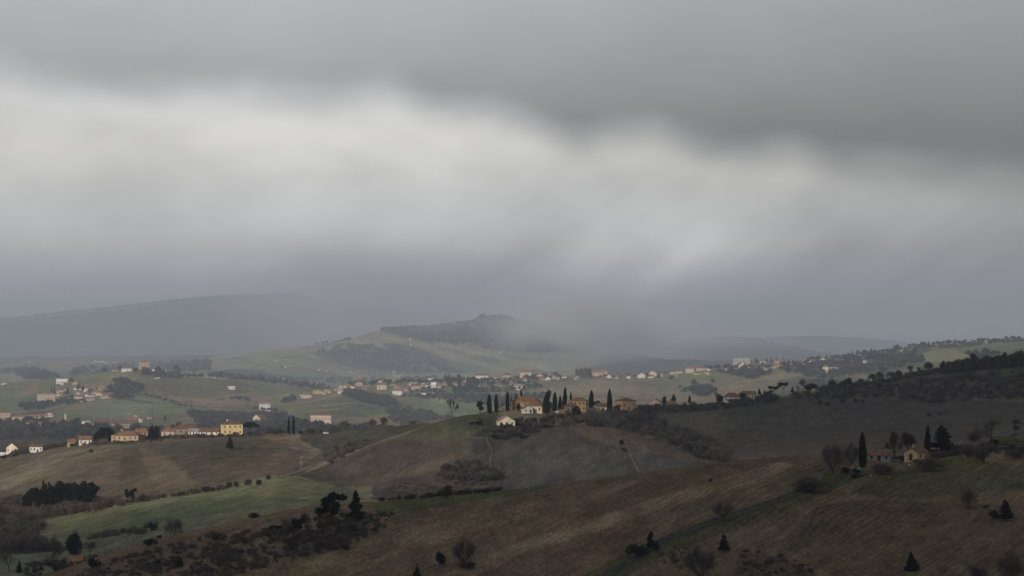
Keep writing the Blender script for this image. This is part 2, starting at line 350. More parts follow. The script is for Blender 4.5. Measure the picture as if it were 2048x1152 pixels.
paint([(1425,1010),(1425,928),(1500,900),(1560,870),(2400,760),(2400,1010)], (1120,1960), (.078,.067,.05), 1, .4)
paint([(1280,832),(1440,818),(1560,812),(1480,850),(1400,870),(1340,870)], (1900,2900), (.09,.085,.06), .6)
paint([(1640,782),(1850,750),(2048,726),(2300,700),(2300,800),(2048,800),(1850,800),(1700,800)], (1900,2900), (.1,.076,.054), .9)
paint([(2000,758),(2010,738),(2048,732),(2300,705),(2300,765),(2048,765)], (1900,2900), (.055,.085,.028), .9, .4)
paint([(1850,790),(1960,775),(2048,790),(2048,806),(1940,800)], (1900,2900), (.15,.11,.07), .5)
# town side
T=(2800,5300)
paint([(-300,880),(-300,822),(120,800),(240,800),(460,828),(560,826),(600,840),(850,855),(960,830),(960,880),(500,900)], (2800,4300), (.045,.045,.034))
paint([(100,825),(240,792),(300,792),(360,805),(420,822),(400,832),(330,840),(250,836),(150,832)], T, (.125,.15,.085), 1, .4)
paint([(95,850),(105,828),(150,830),(260,838),(360,832),(425,826),(400,850),(375,856),(250,850),(150,845)], T, (.115,.125,.062), 1, .4)
paint([(340,838),(420,824),(452,824),(400,852),(350,858)], T, (.15,.135,.085), .8)
paint([(88,832),(150,806),(180,808),(110,828)], T, (.15,.13,.08), .8)
paint([(-300,800),(0,795),(80,792),(75,808),(40,822),(-300,830)], T, (.085,.125,.055), .9)
paint([(-60,800),(-60,770),(60,758),(210,740),(280,742),(285,760),(240,768),(160,775),(80,790),(0,798)], T, (.125,.135,.062), 1)
paint([(30,794),(60,770),(80,765),(70,785),(50,796)], T, (.2,.14,.095), .8)
paint([(200,755),(262,742),(284,752),(262,765)], T, (.17,.15,.085), .6)
paint([(240,775),(330,752),(420,752),(500,768),(560,790),(500,806),(430,812),(360,808),(300,795)], T, (.13,.12,.07), 1)
paint([(360,758),(430,756),(500,778),(510,795),(440,800),(380,775)], T, (.105,.112,.06), .8)
paint([(330,790),(430,800),(520,795),(560,792),(530,805),(440,815),(370,806)], T, (.23,.18,.115), .8)
paint([(400,752),(520,766),(620,780),(640,790),(560,802),(500,775),(440,757)], T, (.115,.135,.065), .9)
paint([(500,792),(570,788),(590,800),(540,812),(500,815)], T, (.21,.175,.11), .7)
paint([(540,832),(600,806),(680,790),(720,792),(760,812),(760,830),(660,842),(560,840)], T, (.105,.115,.06), 1, .5)
paint([(590,806),(680,786),(700,789),(640,800),(600,812)], T, (.2,.165,.11), .7)
paint([(620,840),(760,830),(800,815),(860,822),(830,840),(760,852),(640,852)], T, (.2,.17,.11), .6)
paint([(780,812),(800,805),(880,825),(960,850),(950,862),(860,850),(800,830)], T, (.15,.135,.08), .7)
paint([(810,800),(900,796),(980,805),(1000,830),(990,850),(900,836),(840,815)], T, (.13,.15,.085), 1, .5)
paint([(1060,800),(1080,778),(1150,757),(1280,753),(1400,745),(1480,760),(1530,790),(1500,800),(1300,812),(1080,815)], T, (.15,.14,.09), 1, .5)
paint([(1080,782),(1150,762),(1250,762),(1330,785),(1320,800),(1240,790),(1150,785)], T, (.19,.165,.115), .5)
for k in range(5):
    a = k*9
    paint([(1070,790+a*.5),(1150,768+a),(1240,772+a),(1320,790+a*.8),(1240,775+a),(1150,771+a)], T, (.23,.205,.145), .45, .5)
paint([(1220,760),(1300,756),(1390,758),(1440,785),(1380,790),(1300,772)], T, (.125,.145,.075), .7)
paint([(1330,748),(1440,738),(1470,750),(1440,762),(1400,762)], T, (.12,.14,.065), .8)
paint([(1460,765),(1540,742),(1640,742),(1640,765),(1540,780),(1480,800),(1440,800)], T, (.16,.155,.09), .9)
paint([(1560,760),(1640,745),(1760,760),(1740,790),(1640,790),(1540,790)], (3300,5300), (.075,.08,.055), .9)
paint([(1560,740),(1720,712),(1860,695),(1870,715),(1800,760),(1700,745),(1600,745)], T, (.06,.066,.045), .9)
paint([(1830,712),(1880,697),(1905,698),(1940,712),(1900,728),(1850,722)], T, (.155,.16,.09), 1, .4)
paint([(1890,696),(2048,678),(2300,660),(2300,700),(2048,712),(1950,712)], T, (.09,.12,.07), 1, .4)
paint([(1740,765),(1840,725),(1960,718),(2048,700),(2048,740),(1850,760)], (3300,4700), (.09,.105,.07), .9)
# far central hill
Hh=(5600,9000)
paint([(340,760),(380,722),(500,702),(690,680),(735,667),(800,668),(1000,700),(1180,740),(1100,760),(700,770),(500,770)], Hh, (.19,.18,.1))
paint([(400,745),(470,738),(520,742),(560,752),(520,765),(430,752)], Hh, (.05,.055,.04), .9)
paint([(560,740),(640,744),(690,752),(640,762),(600,768),(570,752)], Hh, (.11,.15,.09), .9)
paint([(620,705),(690,690),(760,690),(860,722),(900,745),(820,748),(740,745),(700,735),(650,722)], Hh, (.075,.073,.055), 1)
paint([(760,685),(820,690),(900,720),(960,742),(900,748),(860,722),(790,700)], Hh, (.05,.05,.037), 1)
paint([(770,662),(850,652),(945,640),(972,626),(1000,625),(1060,645),(1240,700),(1240,720),(1150,705),(1050,705),(960,700),(880,690),(800,675)], Hh, (.05,.052,.04), 1)
paint([(850,690),(960,700),(1060,728),(980,728),(900,705)], Hh, (.055,.055,.04), .8)
paint([(860,688),(940,685),(1000,710),(940,712)], Hh, (.2,.18,.11), .7)
paint([(895,720),(940,725),(1000,742),(940,745),(905,735)], Hh, (.1,.15,.09), .9)
paint([(1000,700),(1060,712),(1110,728),(1130,745),(1060,748),(1010,735),(990,715)], Hh, (.22,.21,.13), .8)
paint([(1120,722),(1190,714),(1200,725),(1130,738)], Hh, (.2,.2,.12), .8)
paint([(1160,745),(1200,726),(1300,716),(1700,722),(1700,750),(1200,755)], (5600,9500), (.045,.048,.035), .9)
paint([(-60,760),(0,735),(60,735),(130,760),(90,770)], Hh, (.045,.048,.035), .9)
paint([(-60,765),(0,742),(70,752),(90,768)], (6000,7000), (.17,.15,.11), .8)
paint([(30,735),(60,722),(90,725),(80,735)], Hh, (.11,.14,.085), .9)
paint([(80,750),(110,738),(150,740),(140,752)], Hh, (.1,.14,.085), .8)
paint([(150,735),(330,715),(420,712),(420,735),(300,742)], Hh, (.06,.07,.05), .7)
def stroke(line, lay, c, wpx=3.2, k=.8):
    L = np.array(line, float)
    for i in range(len(L)-1):
        d = L[i+1]-L[i]; nn = np.array([-d[1], d[0]])/np.hypot(*d)*wpx/2
        paint([tuple(L[i]+nn), tuple(L[i+1]+nn), tuple(L[i+1]-nn), tuple(L[i]-nn)], lay, c, k, .25)
DK = (.045,.045,.035); PL = (.26,.24,.15)
for l_ in ([(505,736),(530,727),(557,708)], [(560,734),(610,738),(660,748),(700,756)], [(560,716),(600,712),(640,722),(700,742),(770,752)], [(400,730),(440,718),(480,716),(520,730)], [(600,696),(640,690),(690,688)],
           [(860,688),(900,705),(960,728)], [(1000,706),(1060,722)], [(1030,738),(1080,742),(1120,750)], [(430,745),(470,748),(500,757)]): stroke(l_, Hh, DK)
for l_ in ([(700,681),(740,684),(790,703),(850,730),(890,745)], [(760,673),(850,689),(920,712),(1000,742)], [(870,683),(960,708),(1040,724),(1100,735)], [(400,726),(500,705),(600,695)], [(650,735),(720,748)], [(640,700),(680,694),(720,690)]): stroke(l_, Hh, PL, 5, .6)
for l_ in ([(260,760),(300,772),(360,790),(400,806)], [(300,768),(380,782),(450,800)], [(60,800),(120,790),(150,790)], [(430,752),(500,772),(560,790)], [(560,815),(640,806),(740,812)], [(600,830),(700,822),(780,812)], [(1100,800),(1200,790),(1300,800)], [(820,808),(900,815),(980,828)], [(1470,770),(1540,760),(1600,768)]): stroke(l_, T, DK, 2.6, .45)
for l_ in ([(320,795),(400,800),(470,790),(520,785)], [(640,812),(700,806),(760,812)], [(620,822),(680,818)], [(1460,778),(1540,752),(1600,748)]): stroke(l_, T, (.25,.21,.14), 4, .5)
# roughness of cover so no field is flat
mot = 1+0.22*fbm(UU/40, lg*90, 71, 4)+0.12*fbm(UU/9, lg*300, 77, 2)
cov *= mot[..., None]
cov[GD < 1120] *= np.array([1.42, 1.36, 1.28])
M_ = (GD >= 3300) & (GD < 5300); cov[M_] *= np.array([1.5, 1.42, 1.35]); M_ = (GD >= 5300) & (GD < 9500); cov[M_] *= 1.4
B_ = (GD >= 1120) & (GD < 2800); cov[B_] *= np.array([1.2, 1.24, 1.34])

def ground_material():
    m, n, b = mat("ground_cover")
    at_ = n.n('ShaderNodeAttribute', attribute_name='cover')
    geo = n.n('ShaderNodeNewGeometry').outputs['Position']
    P = lambda sx, sy, r=0: n.mapv(geo, (sx, sy, sx), (0,0,0), (0,0,R(r)))
    a = n.noise(P(.011, .004), 1, 4, .55)           # broad patches
    c = n.noise(P(.12, .03, 20), 1, 4, .6)          # grass tussocks
    d = n.noise(P(.9, .16), 1, 3, .7)               # clumps
    e = n.noise(P(.035, .012, -35), 1, 3, .5)
    # drilling rows run up the slopes; streaks of stubble lie along them
    sp = n.n('ShaderNodeSeparateXYZ'); n.set(sp.inputs[0], geo)
    bend = n.m('MULTIPLY', n.noise(P(.0025, .0012), 1, 2, .5), 90.0)
    q1 = n.m('ADD', n.m('SUBTRACT', n.m('MULTIPLY', sp.outputs[0], .92), n.m('MULTIPLY', sp.outputs[1], .39)), bend)
    v1 = n.n('ShaderNodeCombineXYZ'); n.set(v1.inputs[0], q1); n.set(v1.inputs[1], n.m('MULTIPLY', sp.outputs[1], .05))
    st1 = n.noise(n.mapv(v1.outputs[0], (.55, .7, 1)), 1, 3, .6)
    st2 = n.noise(n.mapv(v1.outputs[0], (.10, .25, 1)), 1, 3, .55)
    f = n.m('MULTIPLY', n.mr(a, .3, .7, .87, 1.13), n.mr(c, .28, .72, .82, 1.18))
    f = n.m('MULTIPLY', f, n.mr(d, .25, .75, .70, 1.30))
    f = n.m('MULTIPLY', f, n.mr(st1, .28, .72, .80, 1.20))
    f = n.m('MULTIPLY', f, n.mr(st2, .3, .7, .90, 1.10))
    fur = n.m('SINE', n.m('MULTIPLY', n.m('ADD', q1, n.m('MULTIPLY', e, 14.0)), 2.3))
    fm = n.m('MULTIPLY', n.mr(n.noise(P(.006, .003), 1, 2, .5), .40, .60), .2)
    f = n.m('MULTIPLY', f, n.m('ADD', 1.0, n.m('MULTIPLY', fur, fm)))
    cmb = n.n('ShaderNodeCombineColor')
    for i in range(3): n.set(cmb.inputs[i], f)
    col = n.mix(1.0, at_.outputs['Color'], cmb.outputs[0], 'MULTIPLY')
    warm = n.mix(n.mr(e, .4, .7, 0, .2), col, n.mix(1.0, col, (1.25, 1.0, .72, 1), 'MULTIPLY'))
    green = n.mix(n.mr(n.noise(P(.02,.006, 12), 1, 3, .5), .5, .75, 0, .22), warm, n.mix(1.0, warm, (.8, 1.06, .72, 1), 'MULTIPLY'))
    n.set(b.inputs['Base Color'], green)
    bp = n.n('ShaderNodeBump'); bp.inputs['Strength'].default_value = .5; bp.inputs['Distance'].default_value = .6
    n.set(bp.inputs['Height'], n.m('ADD', n.m('MULTIPLY', c, 1.2), n.m('MULTIPLY', d, .35)))
    n.set(b.inputs['Normal'], bp.outputs[0])
    b.inputs['Roughness'].default_value = 1.0; b.inputs['Specular IOR Level'].default_value = 0.0
    return m
V = np.stack([GX, GD, GZ], -1).reshape(-1, 3)
idx = np.arange(nrow*ncol).reshape(nrow, ncol)
fa = np.stack([idx[:-1, :-1], idx[:-1, 1:], idx[1:, 1:], idx[1:, :-1]], -1).reshape(-1)
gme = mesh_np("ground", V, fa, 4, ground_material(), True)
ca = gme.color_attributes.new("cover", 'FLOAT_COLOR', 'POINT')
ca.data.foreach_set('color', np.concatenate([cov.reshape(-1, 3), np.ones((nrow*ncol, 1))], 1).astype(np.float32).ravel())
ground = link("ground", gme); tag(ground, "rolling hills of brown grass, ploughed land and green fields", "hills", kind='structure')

# ---- haze: one closed box round the camera and the whole land
def box_mesh(name, lo, hi, m):
    v = np.array([[x, y, z] for x in (lo[0], hi[0]) for y in (lo[1], hi[1]) for z in (lo[2], hi[2])], float)
    f = [0,1,3,2, 4,6,7,5, 0,4,5,1, 2,3,7,6, 0,2,6,4, 1,5,7,3]
    return mesh_np(name, v, f, 4, m)
hm = bpy.data.materials.new("haze"); hm.use_nodes = True; hm.node_tree.nodes.clear(); hn = NT(hm.node_tree)
pv = hn.n('ShaderNodeVolumePrincipled'); ho = hn.n('ShaderNodeOutputMaterial'); hm.node_tree.links.new(pv.outputs[0], ho.inputs['Volume'])
pv.inputs['Color'].default_value = (.61, .71, .88, 1); pv.inputs['Density'].default_value = 6.0e-5; pv.inputs['Anisotropy'].default_value = 0.0
haze = link("haze", box_mesh("haze", (-32000, -600, GZ.min()-1), (32000, 26000, max(GZ.max(), 20)+25), hm))
tag(haze, "pale blue rain haze thickening towards the far hills", "haze", kind='stuff')

# ---- unseen clouds added behind the camera to keep the nearest hills in shade
cm, cn, cb = mat("shading_cloud"); cb.inputs['Base Color'].default_value = (.75, .76, .8, 1); cb.inputs['Roughness'].default_value = 1
def cloud(name, cx, cy, cz, rx, ry, rz_, seed, label):
    nu, nv = 96, 48
    th = np.linspace(0, 2*np.pi, nu, endpoint=False); ph = np.linspace(-np.pi/2, np.pi/2, nv)
    T_, P_ = np.meshgrid(th, ph)
    x = np.cos(P_)*np.cos(T_); y = np.cos(P_)*np.sin(T_); z = np.sin(P_)
    r = 1+0.22*fbm(x*2.2+9+z, y*2.2+z*1.3, seed, 4)
    Vv = np.stack([cx+x*r*rx, cy+y*r*ry, cz+z*r*rz_], -1).reshape(-1, 3)
    ii = np.arange(nu*nv).reshape(nv, nu); i2 = np.roll(ii, -1, 1)
    f = np.stack([ii[:-1], i2[:-1], i2[1:], ii[1:]], -1).reshape(-1)
    return tag(link(name, mesh_np(name, Vv, f, 4, cm, True)), label, "cloud", kind='structure')

def mist(u, v, D, wu_, wv_, dep, dens, seed, label, tilt=0, c=(.84, .89, .96)):
    mm = bpy.data.materials.new("mist"); mm.use_nodes = True; mm.node_tree.nodes.clear(); n = NT(mm.node_tree)
    p = n.n('ShaderNodeVolumePrincipled'); o = n.n('ShaderNodeOutputMaterial'); mm.node_tree.links.new(p.outputs[0], o.inputs['Volume'])
    p.inputs['Color'].default_value = (*c, 1); p.inputs['Anisotropy'].default_value = 0
    tc = n.n('ShaderNodeTexCoord').outputs['Object']
    ln = n.n('ShaderNodeVectorMath', operation='LENGTH'); n.set(ln.inputs[0], tc)
    ns = n.noise(n.mapv(tc, (1.6,1.6,1.6), (seed,seed*2,0)), 1, 3, .5)
    f = n.m('MULTIPLY', n.mr(ln.outputs['Value'], .1, 1.0, 1, 0), n.mr(ns, .34, .66, .1, 1.25))
    n.set(p.inputs['Density'], n.m('MULTIPLY', f, dens))
    nu, nv = 24, 13; th = np.linspace(0, 2*np.pi, nu, endpoint=False); ph = np.linspace(-np.pi/2, np.pi/2, nv)
    T_, P2 = np.meshgrid(th, ph); Vv = np.stack([np.cos(P2)*np.cos(T_), np.cos(P2)*np.sin(T_), np.sin(P2)], -1).reshape(-1, 3)
    ii = np.arange(nu*nv).reshape(nv, nu); i2 = np.roll(ii, -1, 1); f_ = np.stack([ii[:-1], i2[:-1], i2[1:], ii[1:]], -1).reshape(-1)
    ob = link("mist", mesh_np("mist", Vv, f_, 4, mm), None, ((u-1024)/F*D, D, (VH-v)/F*D), 0, (wu_/F*D, dep, wv_/F*D))
    ob.rotation_euler = (0, R(tilt), 0)
    return tag(ob, label, "mist", None, 'stuff')
mist(1430, 688, 9600, 260, 48, 600, .0016, 7, "thin mist over the long ridge right of the far hill")
mist(900, 640, 7300, 190, 40, 500, .0008, 11, "thin mist drifting over the wooded crest of the far hill")
mist(1190, 655, 7400, 275, 92, 900, .0062, 1, "low cloud swallowing the top of the far hill")
mist(830, 610, 11500, 520, 150, 2600, .0009, 2, "rain veil hiding the right end of the farthest ridge")
mist(1200, 585, 8200, 290, 75, 900, .0006, 6, "slanting rain veil coloured paler as a light shaft over the far hill", -38, (.90,.96,1.0))  # brighter volume colour puts a light shaft into this veil
mist(1010, 600, 9500, 220, 60, 900, .0003, 9, "fainter slanting rain veil left of the bright one", -38, (.88,.94,1.0))
mist(1290, 690, 9000, 260, 62, 900, .0012, 4, "pale mist over the saddle right of the far hill")

rm = bpy.data.materials.new("rain_mist"); rm.use_nodes = True; rm.node_tree.nodes.clear(); rn = NT(rm.node_tree)
rp = rn.n('ShaderNodeVolumePrincipled'); ro_ = rn.n('ShaderNodeOutputMaterial'); rm.node_tree.links.new(rp.outputs[0], ro_.inputs['Volume'])
rp.inputs['Color'].default_value = (.67, .79, .97, 1); rp.inputs['Density'].default_value = 1.0e-4
tag(link("rain_mist", box_mesh("rain_mist", (-9000, 2900, GZ.min()-.5), (9000, 13000, GZ.max()+15), rm)), "blue grey rain mist lying over the far half of the land", "mist", kind='stuff')
def shade_cloud(name, sx, sy, h, rx, ry, seed, label):  # added cloud out of view, set sunward so its shadow lands at sx, sy
    k = h/math.tan(R(SUN_EL))
    return cloud(name, sx+k*math.sin(R(SUN_AZ)), sy+k*math.cos(R(SUN_AZ)), h, rx, ry, 110, seed, label)
shade_cloud("cloud", 100, 650, 900, 1500, 560, 3, "unseen cloud added behind the viewpoint to shade the nearest hill")
shade_cloud("cloud", 620, 1950, 1000, 620, 560, 8, "smaller unseen cloud added to shade the villa hill and right ridge")

# ---------------------------------------------------------------- plants
def foliage_mat(name, c0, c1, var=.35):
    m, n, b = mat(name)
    oi = n.n('ShaderNodeObjectInfo').outputs['Random']
    geo = n.n('ShaderNodeNewGeometry').outputs['Position']
    ns = n.noise(n.mapv(geo, (.45,.45,.45)), 1, 3, .6)
    k = n.m('ADD', n.m('MULTIPLY', oi, .45), n.m('MULTIPLY', n.mr(ns, .3, .7), .55))
    col = n.mix(k, (*c0, 1), (*c1, 1))
    n.set(b.inputs['Base Color'], col)
    b.inputs['Specular IOR Level'].default_value = 0.05
    tr = n.n('ShaderNodeBsdfTranslucent'); n.set(tr.inputs[0], col); mx = n.n('ShaderNodeMixShader'); mx.inputs[0].default_value = .4
    out = m.node_tree.nodes["Material Output"]
    n.set(mx.inputs[1], b.outputs[0]); n.set(mx.inputs[2], tr.outputs[0]); n.set(out.inputs[0], mx.outputs[0])
    return m
M_CYP = foliage_mat("cypress_foliage", (.010,.015,.010), (.020,.027,.015))
M_PINE = foliage_mat("pine_foliage", (.010,.016,.010), (.024,.032,.018))
M_EVER = foliage_mat("evergreen_foliage", (.012,.018,.011), (.028,.036,.020))
M_OLIVE = foliage_mat("olive_foliage", (.045,.055,.03), (.085,.095,.055))
M_TWIG = foliage_mat("bare_twigs", (.095,.082,.070), (.18,.156,.132))
M_TWIGR = foliage_mat("russet_twigs", (.082,.058,.045), (.125,.09,.068))
M_TWIGD = foliage_mat("dark_twigs", (.052,.047,.041), (.105,.094,.080))
M_GREYT = foliage_mat("grey_twigs", (.075,.068,.060), (.12,.108,.094))
M_BARK, _n, _b = mat("bark"); _b.inputs['Base Color'].default_value = (.07,.052,.04,1)
_g = _n.n('ShaderNodeNewGeometry').outputs['Position']
_n.set(_b.inputs['Base Color'], _n.mix(_n.mr(_n.noise(_n.mapv(_g, (3,3,.8)),1,3,.6), .3,.7), (.045,.034,.027,1), (.10,.078,.06,1)))

def quads(P, size, rs, aspect=1.0, up=0.0):
    """a small leaf clump (one quad) at every point"""
    n = len(P); a = rs.normal(size=(n,3)); a[:, 2] += up; a /= np.linalg.norm(a, axis=1)[:, None]+1e-9
    b = np.cross(a, rs.normal(size=(n,3))); b /= np.linalg.norm(b, axis=1)[:, None]+1e-9
    s = (np.asarray(size)*rs.uniform(.6,1.35,n))[:, None]*.5
    A = a*s*aspect; B = b*s
    V = np.stack([P-A-B*.5, P-B+A*.2, P+A+B*.4, P+B-A*.1], 1).reshape(-1, 3)
    return V, np.arange(4*n).reshape(n, 4)
def lobe_points(lobes, n, rs, shell=.55):
    """points in the outer part of a set of ellipsoids (cx,cy,cz,rx,ry,rz)"""
    L = np.array(lobes, float); w_ = (L[:,3]*L[:,4]+L[:,3]*L[:,5]+L[:,4]*L[:,5]); k = rs.choice(len(L), n, p=w_/w_.sum())
    d = rs.normal(size=(n,3)); d /= np.linalg.norm(d, axis=1)[:, None]
    r = shell+(1-shell)*rs.uniform(0,1,n)**.6
    r = r*(1+.16*rs.normal(size=n))
    return L[k,:3]+d*L[k,3:]*r[:, None]
def tube(segs, sides=4):
    """tapered limbs: segs = list of (p0, r0, p1, r1)"""
    S = np.array([[*a, r0, *b, r1] for a, r0, b, r1 in segs], float); n = len(S)
    p0, r0, p1, r1 = S[:,:3], S[:,3], S[:,4:7], S[:,7]
    d = p1-p0; d /= np.linalg.norm(d, axis=1)[:, None]+1e-9
    ref = np.where(np.abs(d[:, 2:3]) > .9, [[1.,0,0]], [[0,0,1.]]); x = np.cross(d, ref); x /= np.linalg.norm(x, axis=1)[:, None]
    y = np.cross(d, x); th = np.linspace(0, 2*np.pi, sides, endpoint=False)
    ring = x[:, None]*np.cos(th)[None, :, None]+y[:, None]*np.sin(th)[None, :, None]
    V = np.concatenate([p0[:, None]+ring*r0[:, None, None], p1[:, None]+ring*r1[:, None, None]], 1).reshape(-1, 3)
    i = np.arange(sides); j = (i+1) % sides
    f = np.stack([i, j, j+sides, i+sides], 1)[None]+(np.arange(n)*2*sides)[:, None, None]
    return V, f.reshape(-1, 4)
class Proto:
    """unit-height plant, base at the origin: trunk arrays and crown arrays; merged = one mesh for far copies"""
    def __init__(s, name, trunk, crown, mt, mc, parts=('trunk', 'crown')):
        s.parts = parts; s.t = trunk; s.c = crown; s.mt = mt; s.mc = mc
        s.mtm = mesh_np(name+"_trunk", trunk[0], trunk[1], 4, mt) if trunk else None
        s.mcm = mesh_np(name+"_crown", crown[0], crown[1], 4, mc) if crown else None
        if trunk and crown:
            V = np.concatenate([trunk[0], crown[0]]); f = np.concatenate([trunk[1], crown[1]+len(trunk[0])])
            s.all = mesh_np(name, V, f, 4, [mt, mc], False, [0]*len(trunk[1])+[1]*len(crown[1]))
            s.V, s.f = V, f
        else:
            s.all = s.mcm or s.mtm; s.V, s.f = crown or trunk
PR = {}
M_TUFT = foliage_mat('dead_grass', (.13,.105,.068), (.21,.172,.115))
def add_proto(kind, p): PR.setdefault(kind, []).append(p)
# cypress
for k in range(4):
    rs = np.random.RandomState(10+k); n = 2600; t = rs.uniform(0,1,n)**.85
    wdt = .10
    prof = np.interp(t, [0,.06,.25,.5,.75,.9,1.0], [.55,.85,1,.92,.66,.36,.04])*wdt
    th = rs.uniform(0,2*np.pi,n); lob = 1+.10*np.sin(th*3+t*7+k)+.08*np.sin(th*5-t*13)
    rr = prof*lob*rs.uniform(.72,1.02,n)
    P = np.stack([rr*np.cos(th), rr*np.sin(th), .035+t*.965], 1)
    V, f = quads(P, .034, rs, 2.1, 1.6)
    # solid heart so no light passes
    segs = [((0,0,.04+.9*a/8), np.interp(a/8,[0,.25,.6,1],[.5,.8,.68,.05])*wdt, (0,0,.04+.9*(a+1)/8), np.interp((a+1)/8,[0,.25,.6,1],[.5,.8,.68,.05])*wdt) for a in range(8)]
    V2, f2 = tube(segs, 8)
    trunk = tube([((0,0,-.06), .02, (0,0,.12), .016)], 6)
    add_proto('cypress', Proto("cypress", trunk, (np.concatenate([V, V2]), np.concatenate([f, f2+len(V)])), M_BARK, M_CYP))
def limbs(rs, p, d, L, r, depth, segs, spread=.5, up=.12, tips=None, kids=(2,4), shrink=.72):
    """recursive branching"""
    q = p; dd = d.copy()
    for s_ in range(2):
        dd = dd+rs.normal(size=3)*.12; dd[2] += up*.4; dd /= np.linalg.norm(dd)
        q2 = q+dd*L*.5; segs.append((q, r*(1-.22*s_), q2, r*(1-.22*(s_+1)))); q = q2
        if depth > 0 and s_ == 0 and rs.rand() < .75:
            e = dd+rs.normal(size=3)*spread; e[2] += up; e /= np.linalg.norm(e)
            limbs(rs, q, e, L*shrink*rs.uniform(.7,1), r*.5, depth-1, segs, spread, up, tips, kids, shrink)
    if depth == 0:
        if tips is not None: tips.append(q)
        return
    for i in range(rs.randint(kids[0], kids[1])):
        e = dd+rs.normal(size=3)*spread; e[2] += up; e /= np.linalg.norm(e)
        limbs(rs, q, e, L*shrink*rs.uniform(.75,1.1), r*.56, depth-1, segs, spread, up, tips, kids, shrink)
def norm_tree(arrs, squash=1.0):
    zmax = max(a[0][:,2].max() for a in arrs if a); return [((a[0]/zmax*np.array([squash,squash,1]), a[1]) if a else None) for a in arrs]
def slivers(P, D_, ln, wd, rs):
    n = len(P); d = D_/(np.linalg.norm(D_, axis=1)[:, None]+1e-9); x = np.cross(d, rs.normal(size=(n,3))); x /= np.linalg.norm(x, axis=1)[:, None]+1e-9
    l = (np.asarray(ln)*rs.uniform(.6,1.3,n))[:, None]; w_ = wd*.5
    V = np.stack([P-x*w_, P+x*w_, P+d*l+x*w_*.3, P+d*l-x*w_*.3], 1).reshape(-1, 3)
    return V, np.arange(4*n).reshape(n, 4)
# bare trees with a full domed head of twigs
def bare(kind, seeds, mt, depth=4, trunkh=.22, spread=.42, up=.16, stems=1, squash=1.0, tw=8, twl=.085, wd=.0042, r0=.022):
    for sd_ in seeds:
        rs = np.random.RandomState(sd_); segs = []; tips = []
        for st in range(stems):
            d = np.array([rs.normal()*.28*(stems > 1), rs.normal()*.28*(stems > 1), 1.0]); d /= np.linalg.norm(d)
            p0 = np.array([0,0,-.05]); p1 = d*trunkh; segs.append((p0, r0*1.1, p1, r0*.9))
            for i in range(rs.randint(4,6)):
                e = d*.8+rs.normal(size=3)*spread*1.5; e[2] = abs(e[2])*.8+.12; e /= np.linalg.norm(e)
                limbs(rs, p1, e, .24, r0*.62, depth-1, segs, spread, up, tips)
        tips = np.array(tips); T = np.repeat(tips, tw, 0)+rs.normal(size=(len(tips)*tw,3))*.014
        c = np.array([0,0,.45]); Dd = (T-c)*.9+rs.normal(size=T.shape)*.28; Dd[:,2] += .12
        big = [s_ for s_ in segs if s_[1] > r0*.3]; small = [s_ for s_ in segs if s_[1] <= r0*.3]
        sm_ = np.array([[*((np.array(a)+np.array(b_))*.5), *(np.array(b_)-np.array(a))] for a, _, b_, _ in small]); sm_ = np.repeat(sm_, 3, 0)
        M_ = sm_[:, :3]+rs.normal(size=(len(sm_), 3))*.02; Md = sm_[:, 3:]*4+rs.normal(size=(len(sm_), 3))*.45+(M_-c)*.5
        tr = tube(big, 5); V1, f1 = tube(small, 3); V2, f2 = slivers(np.concatenate([T-Dd*.05, M_]), np.concatenate([Dd, Md]), twl, wd, rs)
        cr = (np.concatenate([V1, V2]), np.concatenate([f1 if f1.shape[1] == 4 else f1, f2+len(V1)]))
        tr, cr = norm_tree([tr, cr], squash)
        add_proto(kind, Proto(kind, tr, cr, M_BARK, mt))
bare('bare', [1,2,3,4,5], M_TWIG, 4, .2, .42, .14)
bare('barewide', [11,12,13], M_TWIG, 4, .16, .5, .05, 1, 1.2)
bare('baretall', [21,22,23], M_GREYT, 4, .25, .27, .3, 1, .85)
bare('bareshrub', [31,32,33,34], M_TWIG, 3, .06, .45, .12, 4, 1.15, 6, .14, .005, .012)
bare('barerusset', [41,42], M_TWIGR, 4, .1, .4, .2, 3, 1.0)
# far bare tree: rougher, twig head by small clumps
def blob(kind, seeds, mc, n, size, lob, trunkh=.15, mt=None, shell=.5, aspect=1.3, up=.2):
    for sd_ in seeds:
        rs = np.random.RandomState(sd_); L = lob(rs)
        P = lobe_points(L, n, rs, shell); P[:,2] = np.maximum(P[:,2], rs.uniform(0,.12,n))
        V, f = quads(P, size, rs, aspect, up)
        segs = [((0,0,-.08), .03, (0,0,trunkh+.1), .02)]
        for l in L[:5]: segs.append(((0,0,trunkh), .018, tuple(l[:3]), .007))
        tr = tube(segs, 5); tr, cr = norm_tree([tr, (V, f)])
        add_proto(kind, Proto(kind, tr, cr, M_BARK, mc))
def L_round(rs):
    return [(rs.normal()*.17, rs.normal()*.17, .55+rs.normal()*.12, .24, .24, .26) for _ in range(7)]
def L_head(rs):
    o = []
    for j in range(16):
        a = rs.uniform(0,6.28); r = rs.uniform(0,.36); z = .30+.5*math.sqrt(max(0,1-(r/.42)**2))*rs.uniform(.45,1)
        o.append((math.cos(a)*r, math.sin(a)*r, z, .17, .17, .17))
    return o
def L_bush(rs):
    return [(rs.normal()*.3, rs.normal()*.25, .35+abs(rs.normal())*.13, .34, .34, .33) for _ in range(7)]
def L_low(rs):
    return [(rs.uniform(-1,1), rs.normal()*.3, .3+rs.uniform(0,.25), .4, .4, .36) for _ in range(9)]
def L_cone(rs):
    return [(rs.normal()*.03, rs.normal()*.03, .12+.8*t, .30*(1-t)+.05, .30*(1-t)+.05, .13) for t in np.linspace(0,1,9)]
